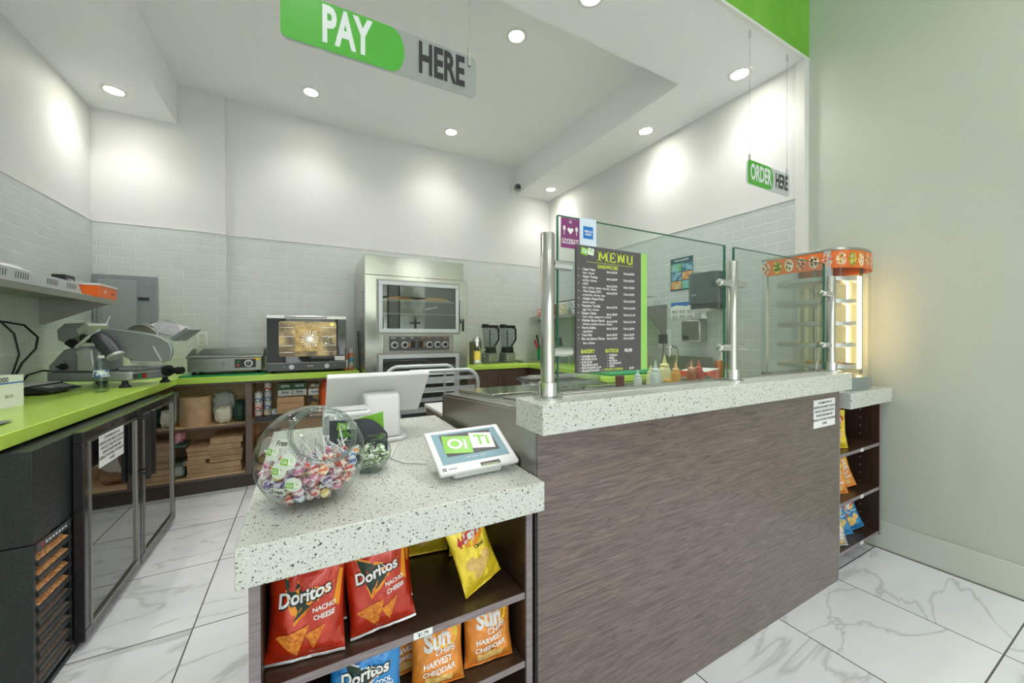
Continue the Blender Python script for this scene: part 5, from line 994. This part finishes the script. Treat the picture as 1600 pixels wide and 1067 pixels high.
# candy jar: slanted globe with its mouth turned up toward the right
BC = Vector((.012, 1.055, .958)); BR_ = .122
t = thing('candy_bowl', 'large clear globe bowl full of wrapped lollipops on the low counter', 'bowl', (BC.x, BC.y, ZK))
AX = Vector((.022, -.072, .062)).normalized(); MQ = Vector((0, 0, 1)).rotation_difference(AX).to_matrix().to_4x4()
JG = glass('jar_plastic', (244, 248, 247), 1.4, 1.5)
hb = BC.z-ZK; th0 = math.acos(.066/BR_)
def globe(g, r, zmin):
    prof = [(r*math.cos(R(a)), r*math.sin(R(a))) for a in [x/2 for x in range(-180, int(2*math.degrees(th0))+1, 8)]]+[(.066*r/BR_, r*math.sin(th0))]
    vs0 = len(g.v); g.lathe(prof, n=48, M=Matrix.Translation(BC) @ MQ)
    for i in range(vs0, len(g.v)): x, y, z = g.v[i]; g.v[i] = (x, y, max(z, zmin))
    return g
g = globe(G(), BR_, ZK+.0005); obj('globe', g, JG, t, w=True)
g = G(); RC = BC+AX*BR_*math.sin(th0); ux = AX.orthogonal().normalized(); uy = AX.cross(ux)
for rr, dz in ((.0655, 0), (.071, .006)): g.tube([RC+AX*dz+(ux*math.cos(R(a))+uy*math.sin(R(a)))*rr for a in range(0, 360, 8)], .0036, 10, closed=True)
obj('rim', g, glass('rim_plastic', (226, 232, 230), 1.5, 5.0), t, w=True)
def onball(lat, lon, r=BR_+.0007):      # lon 0 faces the camera side (-Y), positive to +X
    return lambda a, b, k=0: tuple(BC+Vector((math.sin(R(lon)+a/r)*math.cos(R(lat)+b/r), -math.cos(R(lon)+a/r)*math.cos(R(lat)+b/r), math.sin(R(lat)+b/r)))*(r+.0004*k))
SL_ = mat('sticker_light', (206, 216, 200), .4)
for i, (la, lo) in enumerate(((20, -42), (11, -23), (2, -32), (-13, -18))):
    f = onball(la, lo); g = G().use(SL_); p = circ(0, 0, .0175, 24); g.add([f(0, 0)]+[f(x*.5, y*.5) for x, y in p]+[f(x, y) for x, y in p], [(0, 1+j, 1+(j+1) % 24) for j in range(24)]+[(1+j, 25+j, 25+(j+1) % 24, 1+(j+1) % 24) for j in range(24)])
    cards(g, lambda a, b, k: f(a*1.0, b, k+1), .0165, .02); obj('round_sticker', g, None, t, w=True)['label'] = 'round shop logo sticker'
for la, lo in ((29, -33), (-21, -36)):
    f = onball(la, lo); g = G().use(SL_); g.grid(lambda u, v: f((u-.5)*.036, (v-.5)*.019), 6, 3); g.use(INK); g.text('Free', .018, lambda a, b: f(a, b, 2), sx=.9, off=.01); obj('free_label', g, None, t, w=True)['label'] = 'pale label reading Free'
# lollipops
WR = {'red': mat('wrap_red', (206, 70, 60), .25, vary=(90, (244, 226, 216), .05)), 'pink': mat('wrap_pink', (214, 110, 150), .25, vary=(90, (240, 220, 226), .05)), 'purple': mat('wrap_purple', (120, 96, 150), .25, vary=(90, (226, 222, 234), .05)), 'orange': mat('wrap_orange', (238, 120, 50), .25, vary=(90, (250, 230, 200), .05)), 'blue': mat('wrap_blue', (90, 120, 176), .25, vary=(90, (226, 232, 242), .05)), 'white': mat('wrap_white', (232, 226, 222), .25, vary=(90, (190, 150, 160), .05)), 'yellow': mat('wrap_yellow', (232, 200, 70), .25, vary=(90, (250, 240, 210), .05))}
random.seed(11); proto = {}; placed = []; tries = 0
def hfill(x, y): return BC.z-.014+.016*((x-BC.x)/BR_)-.012*((y-BC.y)/BR_)
while len(placed) < 150 and tries < 40000:
    tries += 1; p = Vector([random.uniform(-1, 1) for _ in range(3)])*.108; q = BC+p; q.z = min(q.z, hfill(q.x, q.y)) if random.random() < .1 else q.z; p = q-BC
    if p.length > .106 or q.z > hfill(q.x, q.y) or q.z < ZK+.014: continue
    if any((q-o).length < .0188 for o in placed): continue
    placed.append(q)
cols = ['red', 'pink', 'purple', 'orange', 'blue', 'white', 'pink', 'purple', 'red', 'white', 'yellow']
for i, q in enumerate(placed):
    c = cols[i % len(cols)]
    if q.z < BC.z-.075 and c in ('purple', 'blue'): c = 'orange' if i % 2 else 'red'
    if c not in proto:
        t = thing('lollipop', '', 'candy'); 
        g = G(); g.ball((0, 0, 0), .0115, 7, (1, 1, .85)); g.tube([(0, 0, .009), (0, 0, .013), (.001, 0, .02), (0, .001, .026)], [.004, .003, .008, .0035], 8); g.prism([(-.011, 0), (.011, 0), (.0135, .002), (.0135, -.002)], 'y', -.004, .004); obj('wrapped_head', g, WR[c], t)
        g = G(); g.cyl((0, 0, .012), (0, 0, .070), .0021, n=7); obj('stick', g, WHITE, t); proto[c] = t; t['label'] = '%s wrapped lollipop heaped in the big candy bowl' % c; t['group'] = '%s lollipops in the candy bowl' % c; cur = t
    else: cur = dup(proto[c], q)
    cur.location = q
    for _ in range(40):      # turn the stick so that it stays inside the globe or pokes up
        d = Vector((random.gauss(0, 1), random.gauss(0, 1), random.gauss(.35, .8))).normalized()
        e = q+d*.068
        if (e-BC).length < BR_-.006 and e.z > ZK+.006: break
    cur.rotation_euler = d.to_track_quat('Z', 'Y').to_euler()
# small fish bowl with wrapped mints
MBC = (.166, 1.185)
t = thing('mint_bowl', 'small clear round bowl of green and white wrapped mints', 'bowl', (*MBC, ZK))
g = G(); g.lathe([(0, .0005), (.032, .0005), (.034, .004), (.030, .008), (.048, .022), (.058, .044), (.060, .056), (.054, .078), (.043, .092), (.040, .097), (.046, .102)], n=40); obj('bowl', g, JG, t)
MW = [mat('mint_green', (86, 130, 60), .3, vary=(120, (226, 230, 214), .05)), mat('mint_white', (226, 228, 216), .3, vary=(120, (110, 150, 80), .05))]
random.seed(5); P2 = []; pr2 = {}
while len(P2) < 22:
    a = random.uniform(0, 6.28); r = .040*math.sqrt(random.random()); z = random.uniform(.02, .066); q = Vector((MBC[0]+r*math.cos(a), MBC[1]+r*math.sin(a), ZK+z))
    if r > .03 and z < .03: continue
    if any((q-o).length < .0155 for o in P2): continue
    P2.append(q)
for i, q in enumerate(P2):
    k = i % 2
    if k not in pr2:
        g = G(); g.box(-.012, .012, -.007, .007, -.004, .004); g.prism([(-.012, -.003), (-.021, -.008), (-.021, .008), (-.012, .003)], 'z', -.001, .001); g.prism([(.012, -.003), (.021, -.008), (.021, .008), (.012, .003)], 'z', -.001, .001)
        o = solo('wrapped_mint', g, MW[k], '%s wrapped mint in the small round bowl' % ('green', 'white')[k], 'candy', '%s mints in the small bowl' % ('green', 'white')[k], bev=.002); pr2[k] = o
    else: o = pr2[k].copy(); COL.objects.link(o)
    o.location = q; o.rotation_euler = [random.uniform(-.9, .9), random.uniform(-.9, .9), random.uniform(0, 6)]

# ------------------------------------------------------------------ customer tablet
t = thing('tablet', 'white point of sale tablet showing the shop logo on the low counter', 'tablet', (.430, 1.05, ZK), rz=R(2))
TM = Matrix.Translation((0, -.005, .070)) @ Matrix.Rotation(R(29), 4, 'X')       # screen plane, x right, y up the screen
hw, hh = .122, .083
g = G(); g.prism(rrect(-hw, hw, -hh, hh, .006), 'z', -.012, 0, M=TM); obj('housing', g, WHITE, t, .003)
TF = lambda a, b, k=0: tuple(TM @ Vector((a, b, .0004+.0004*k)))
SB = mat('screen_blue', (128, 160, 170), .45, emit=(128, 160, 170), es=.08, spec=.2); SD = mat('screen_dark', (92, 92, 90), .45, spec=.2, emit=(92, 92, 90), es=.05)
g = G().use(SB); g.add([TF(-.105, -.052), TF(.105, -.052), TF(.105, .070), TF(-.105, .070)], [(0,1,2,3)]); g.use(SD); g.add([TF(-.083, -.026, 1), TF(.083, -.026, 1), TF(.083, .062, 1), TF(-.083, .062, 1)], [(0,1,2,3)])
cards(g, lambda a, b, k: TF(a-.002, b+.018, k+2), .090, .025); g.use(WINK); g.text('TAP · INSERT · SWIPE', .0065, lambda a, b: TF(a, b-.038, 2), sx=1, off=.01); obj('screen', g, None, t)
g = G().use(BLACK); g.add([TF(.0, -.078), TF(.062, -.078), TF(.062, -.064), TF(0, -.064)], [(0,1,2,3)]); g.use(mat('slot_green', (150, 160, 120), .5)); g.add([TF(.004, -.078, 1), TF(.058, -.078, 1), TF(.058, -.072, 1), TF(.004, -.072, 1)], [(0,1,2,3)]); obj('card_slot', g, None, t)
g = G(); g.text('✕ clover', .010, lambda a, b: TF(-.085+a, -.070+b), sx=.95, off=.015) if False else g.text('clover', .0105, lambda a, b: TF(-.082+a, -.068+b), sx=.95, off=.015)
for dx, dy in ((-.003, -.003), (.003, -.003), (-.003, .003), (.003, .003)): g.flat(circ(dx-.106, dy-.068, .0026, 8), lambda a, b: TF(a, b))
obj('logo', g, INK, t); g = G(); g.flat(circ(.098, .077, .0016, 8), lambda a, b: TF(a, b)); obj('camera_dot', g, INK, t)
g = G(); g.prism([(-.055, .001), (.052, .001), (.060, .072), (.02, .075), (-.058, .018)], 'x', -.075, .075); obj('stand', g, WHITE, t, .006)
g = G(); g.tube([(.33, 1.16, .8575), (.27, 1.20, .8575), (.24, 1.27, .8575), (.27, 1.36, .8575), (.30, 1.44, .8575)], .0028, 8); solo('cable', g, WHITE, 'thin white cable from the tablet to the monitor', 'cable')
# ------------------------------------------------------------------ register monitor, seen from behind
t = thing('monitor', 'white register monitor seen from behind on the low counter', 'monitor', (.26, 1.6, ZK))
def mpn(a, b, c=0): return (.252+a, 1.50+.18*b-c*.7, 1.100-.172*b-c*.7)
g = G(); vs = [mpn(a, b, c) for c in (0, -.022) for a, b in ((-.186, 0), (.186, 0), (.186, 1), (-.186, 1))]; g.add(vs, [(0,1,2,3),(4,5,6,7),(0,1,5,4),(1,2,6,5),(2,3,7,6),(3,0,4,7)]); obj('screen_housing', g, WHITE, t, .004, w=True)
g = G(); g.prism([(1.475, .8705), (1.56, .8705), (1.64, 1.0), (1.585, 1.035), (1.50, 1.035), (1.485, 1.01)], 'x', .19, .318); obj('neck', g, WHITE, t, .010, w=True)
g = G(); g.prism([(.16, 1.47), (.318, 1.47), (.345, 1.50), (.345, 1.66), (.16, 1.66)], 'z', ZK+.0002, .870); obj('base', g, WHITE, t, .005, w=True)
t = thing('receipt_printer', 'white receipt printer with rounded shell behind the menu card', 'printer', (.13, 1.4, ZK)); WB('shell', WHITE, t, (.048, .198, 1.365, 1.455, ZK+.0005, 1.0), bev=.012); WB('paper_cover', mat('printer_grey', (206, 208, 208), .4), t, (.06, .186, 1.375, 1.45, 1.0005, 1.006), bev=.003)
# menu card in its stand
MC = mat('card_navy', (50, 54, 62), .4)
t = thing('menu_card', 'curved dark menu card standing behind the candy bowl', 'menu card', (.14, 1.27, ZK), rz=R(-6))
Y_ = lambda x: -.012*math.cos(x*14)
pts = [(-.078, .002), (.088, .002), (.092, .09), (.082, .118), (.06, .132), (.03, .139), (-.078, .141)]
g = G().use(MC)
cols_ = 14
def topz(x): return .141 if x < .02 else .141-.055*((x-.02)/.07)**2
g.grid(lambda u, v: (-.078+.168*u, Y_(-.078+.168*u), .002+(topz(-.078+.168*u)-.002)*v), cols_, 2); g.grid(lambda u, v: (-.078+.168*u, Y_(-.078+.168*u)+.002, .002+(topz(-.078+.168*u)-.002)*v), cols_, 2)
FM = lambda a, b, k=0: (a, Y_(a)-.0006-.0003*k, b)
g.use(LGREEN); g.text('MENU', .024, lambda a, b: FM(-.028+a, .095+b, 1), sx=.8, off=.03); cards(g, lambda a, b, k: FM(-.03+a, .122+b, k+1), .03, .02)
g.use(WINK)
for i in range(8): g.text(('Super Ham 6.99', 'Super Turkey 6.99', 'Classic 7.99', 'Roast Pork 10.99', 'Tortilla 7.99', 'Cuban 8.99', 'Bacon Ranch 7.99', 'Veggie 5.99')[i], .0068, lambda a, b: FM(-.03+a, .078-i*.009+b, 1), sx=.8); g.text('$ 9.99', .006, lambda a, b: FM(.045+a, .072-i*.009+b, 1), sx=.9)
g.use(MG); g.text('BATIDOS', .008, lambda a, b: FM(.045+a, .085+b, 1), sx=.9); obj('card', g, None, t)
g = G(); g.prism([(-.092, 0), (-.080, 0), (-.080, .150), (-.092, .145)], 'y', -.002, .04); g.box(-.09, .09, .004, .04, 0, .004); obj('acrylic_stand', g, ACR, t)
g = G(); g.add([(.0, .012, .136), (.08, .012, .10), (.078, .012, .155), (.0, .014, .138), (.08, .014, .10), (.078, .014, .155)], [(0,1,2),(3,4,5),(0,1,4,3),(1,2,5,4),(2,0,3,5)]); obj('green_flyer', g, LGREEN, t)

# ================================================================== bags of chips
def bagmat(name, rgb, c2=None): return mat(name, rgb, .26, .2, coat=.5, bump=(26, .55), vary=(5, c2 or tuple(min(255, int(q*1.12+8)) for q in rgb), .2))
RD = bagmat('bag_red', (178, 34, 16), (206, 60, 22)); BLB = bagmat('bag_blue', (22, 120, 196), (40, 150, 220)); YL = bagmat('bag_yellow', (238, 206, 30), (250, 226, 70)); OR_ = bagmat('bag_orange', (228, 130, 44), (242, 164, 60)); RB = bagmat('bag_bbq', (206, 60, 30), (230, 100, 40)); GB = bagmat('bag_grey', (150, 152, 146), (190, 186, 170)); BB2 = bagmat('bag_teal', (24, 116, 178), (60, 160, 214))
CHIP = mat('chip', (232, 150, 50), .6, vary=(140, (200, 104, 30), .12)); CHIPL = mat('chip_light', (240, 206, 130), .6, vary=(90, (214, 168, 84), .15)); SILV = mat('bag_silver', (220, 222, 222), .25, .6); DKG = mat('logo_dark', (22, 50, 36), .4); FLM = mat('flame', (240, 150, 30), .4); BSH = mat('text_shadow', (20, 20, 24), .4); SUNY = mat('sun_yellow', (250, 206, 60), .4)
def chipbag(kind, w, h, tk, seed, loc, rot, label):
    rnd = random.Random(seed); ph = rnd.uniform(0, 9)
    def prof(u, v):      # half thickness of the pillow at u in -1..1, v in 0..1
        e = math.sin(math.pi*min(max((v-.05)/.90, 0), 1)); return tk/2*(max(0, 1-abs(u)**2.6)**.8)*(e**.55 if e > 0 else 0)
    def wid(v): return w/2*(1-.07*math.sin(math.pi*v))
    def wr(u, v, s): return .010*noise.noise(Vector((u*2.0+ph, v*3.2, s)))+.0075*(.5-abs(noise.noise(Vector((u*3.6+ph, v*5.5, s+4)))))*(.6+1.2*abs(2*v-1)**2)+.0022*noise.noise(Vector((u*9+ph, v*14, s+9)))
    def front(x, z, k=0):
        v = min(max(z/h, 0), 1); u = min(max(x/wid(v), -1), 1); T = prof(u, v); return (x, -T-wr(u, v, 0)*(T/(tk/2)+.25)-.0007-.0005*k, z)
    def back(x, z):
        v = z/h; u = x/wid(v); T = prof(u, v); return (x, T+wr(u, v, 7)*(T/(tk/2)+.25)+.0007, z)
    g = G(); n, mrow = 22, 30; body = {'nacho': RD, 'ranch': BLB, 'classic': YL, 'sun': OR_, 'bbq': RB, 'gold': GB, 'salt': BB2}[kind]
    g.use(body)
    g.grid(lambda u, v: front((2*u-1)*wid(v)*.999, v*h), n, mrow); g.grid(lambda u, v: back((2*u-1)*wid(v)*.999, v*h), n, mrow)
    for s in (0, n):      # close the two long edges
        b0 = len(g.v)-2*(n+1)*(mrow+1)
        for j in range(mrow): g.f.append([b0+j*(n+1)+s, b0+(j+1)*(n+1)+s, b0+(n+1)*(mrow+1)+(j+1)*(n+1)+s, b0+(n+1)*(mrow+1)+j*(n+1)+s]); g.m.append(g.cur)
    W_, H_ = w, h; F = lambda x, y, k=1: front(x*W_, (y+.5)*H_, k)
    def poly(pts, k=1, mm=None, sub=3):
        g.use(mm); c = (sum(p[0] for p in pts)/len(pts), sum(p[1] for p in pts)/len(pts)); N_ = len(pts); dense = []
        for i in range(N_):
            a, b = pts[i], pts[(i+1) % N_]
            for q in range(sub): dense.append((a[0]+(b[0]-a[0])*q/sub, a[1]+(b[1]-a[1])*q/sub))
        M_ = len(dense); rings = [[(c[0]+(p[0]-c[0])*s_, c[1]+(p[1]-c[1])*s_) for p in dense] for s_ in (.33, .66, 1)]
        vs = [F(*c, k)]+[F(*p, k) for r_ in rings for p in r_]; fs = [(0, 1+j, 1+(j+1) % M_) for j in range(M_)]+[(1+i*M_+j, 1+(i+1)*M_+j, 1+(i+1)*M_+(j+1) % M_, 1+i*M_+(j+1) % M_) for i in range(2) for j in range(M_)]
        g.add(vs, fs)
    def txt(s_, x, y, sz, mm, k=2, sx=1., off=.03, shear=0., slope=0.):
        g.use(mm); g.text(s_, sz, lambda a, b: F(x+a/W_, y+(b+a*slope)/H_, k), sx=sx, off=off, shear=shear, sub=1)
    poly([(-.5, -.5), (.5, -.5), (.5, -.475), (-.5, -.475)], 4, SILV if kind in ('nacho', 'gold') else body, 12)
    if kind in ('nacho', 'ranch'):
        poly([(-.30, .33), (.32, .14), (-.12, -.12)], 1, FLM if kind == 'nacho' else SILV); poly([(-.27, .30), (.26, .14), (-.115, -.08)], 2, DKG)
        poly([(-.12, -.12), (.36, .22), (.30, .14), (-.10, -.06)], 3, FLM)
        txt('Doritos', .006, .128, .235*w, BSH, 4, .86, .075, slope=.14); txt('Doritos', 0, .135, .235*w, WINK, 6, .86, .03, slope=.14)
        txt('NACHO' if kind == 'nacho' else 'COOL', .24, -.01, .085*w, WINK, 4, .9, .03, slope=.1); txt('CHEESE' if kind == 'nacho' else 'RANCH', .24, -.085, .085*w, WINK, 4, .9, .03, slope=.1)
        poly([(-.36, -.22), (.06, -.14), (-.10, -.43)], 3, CHIP, 5); poly([(.0, -.24), (.26, -.16), (.10, -.40)], 2, CHIP, 5)
        if kind == 'nacho': poly([(.34, .0), (.42, .30), (.46, .28), (.42, -.05)], 2, FLM)
    elif kind in ('classic', 'bbq', 'salt'):
        yy = .24; poly([(p[0], p[1]) for p in circ(0, yy, .30, 16, .17)], 1, SUNY if kind != 'classic' else FLM, 1)
        poly([(-.36, yy-.05), (-.30, yy-.11), (.30, yy-.02), (.38, yy+.06), (.30, yy+.12), (-.30, yy+.04)], 2, RED); txt("Lay's", 0, yy, .26*w, WINK, 4, .9, .05, .15, .15)
        txt({'classic': 'Classic', 'bbq': 'Barbecue', 'salt': 'Salt & Vinegar'}[kind], .1, yy-.19, .10*w, INK if kind == 'classic' else WINK, 3, .9, .02)
        for x, y, r in ((-.18, -.13, .14), (.0, -.20, .16), (.18, -.12, .13), (-.08, -.28, .12)): poly(circ(x, y, r, 12, r*.62), 2 if x else 3, CHIPL, 1)
        if kind != 'classic': poly(circ(-.22, -.02, .09, 10, .07), 3, BRN, 1)
    elif kind in ('sun', 'gold'):
        poly(circ(.12, .26, .26, 18, .17), 1, SUNY, 1); poly(circ(.12, .25, .18, 18, .12), 2, body, 1)
        for q in range(9): a = R(20*q+5); poly([(.12+.29*math.cos(a), .26+.20*math.sin(a)), (.12+.36*math.cos(a), .26+.25*math.sin(a)), (.12+.34*math.cos(a+.12), .26+.24*math.sin(a+.12))], 1, SUNY, 1)
        txt('Sun', -.02, .22, .40*w, WINK, 4, .85, .045, 0, .12); txt('CHIPS', .12, .055, .155*w, WINK, 4, .9, .03, 0, .12)
        txt('HARVEST' if kind == 'sun' else 'GARDEN', -.02, -.09, .135*w, WINK, 4, .95, .03, 0, .12); txt('CHEDDAR' if kind == 'sun' else 'SALSA', 0, -.215, .135*w, WINK, 4, .95, .03, 0, .12)
        for x, y in ((-.1, -.37), (.1, -.35)): poly(rrect(x-.15, x+.15, y-.07, y+.07, .02, 2), 2, CHIPL, 2)
    return solo('chip_bag', g, None, label, 'bag of chips', loc=loc, rot=rot, ang=60)
S1, S2 = .5435, .3535
for a in (('nacho', .158, .222, .066, 1, (-.002, .945, S1+.003), (R(-9), 0, R(-10)), 'red tortilla chip bag, leftmost at the front of the top snack shelf'),
          ('nacho', .14, .215, .04, 2, (.018, 1.035, S1+.003), (R(-9), 0, R(-4)), 'red tortilla chip bag hidden behind the leftmost red bag'),
          ('nacho', .150, .222, .062, 3, (.163, .945, S1+.010), (R(-8), R(-7), R(-6)), 'red tortilla chip bag, second from the left at the front of the top shelf'),
          ('nacho', .15, .215, .04, 4, (.178, 1.035, S1+.003), (R(-9), 0, R(2)), 'red tortilla chip bag behind the second red bag'),
          ('classic', .15, .20, .05, 5, (.335, 1.215, S1+.004), (R(-10), 0, R(-8)), 'yellow potato chip bag at the back of the top shelf, next to the red ones'),
          ('classic', .13, .20, .05, 6, (.465, 1.16, S1+.004), (R(-10), 0, R(-2)), 'yellow potato chip bag half hidden behind the tilted yellow one'),
          ('classic', .125, .205, .045, 7, (.432, .965, S1+.020), (R(-12), R(-14), R(14)), 'yellow potato chip bag tilted forward at the right of the top shelf'),
          ('ranch', .165, .165, .045, 8, (.120, .945, S2+.003), (R(-9), 0, R(-12)), 'blue tortilla chip bag at the bottom edge of the photo'),
          ('sun', .13, .165, .04, 9, (.225, 1.02, S2+.003), (R(-8), 0, 0), 'orange whole grain chip bag half hidden behind its neighbour, left'),
          ('sun', .135, .165, .055, 10, (.295, .945, S2+.003), (R(-8), 0, R(-8)), 'orange whole grain chip bag behind the price tag on the second shelf'),
          ('sun', .140, .168, .055, 11, (.440, .95, S2+.003), (R(-8), 0, R(-6)), 'orange whole grain chip bag, rightmost on the second shelf'),
          ('classic', .15, .205, .05, 12, (2.535, .985, .6335+.003), (R(-6), 0, R(-28)), 'yellow potato chip bag on the top shelf of the end unit'),
          ('bbq', .15, .205, .05, 13, (2.655, 1.03, .6335+.004), (R(-6), R(-5), R(-24)), 'red potato chip bag on the top shelf of the end unit'),
          ('sun', .15, .20, .045, 14, (2.545, .985, .3785+.003), (R(-7), R(-6), R(-28)), 'orange chip bag on the middle shelf of the end unit, left one'),
          ('sun', .145, .20, .045, 15, (2.69, .995, .3785+.008), (R(-9), R(-13), R(-24)), 'orange chip bag on the middle shelf of the end unit, right one'),
          ('salt', .14, .195, .045, 16, (2.63, .99, .1235+.006), (R(-10), R(-12), R(-28)), 'blue potato chip bag on the bottom shelf of the end unit, left one'),
          ('salt', .14, .195, .045, 17, (2.775, .985, .1235+.008), (R(-10), R(-16), R(-22)), 'blue potato chip bag on the bottom shelf of the end unit, right one'),
          ('gold', .12, .13, .04, 18, (2.50, .955, .1235+.003), (R(-16), 0, R(-25)), 'small grey and gold chip bag in the lower left of the end unit'),):
    chipbag(*a)
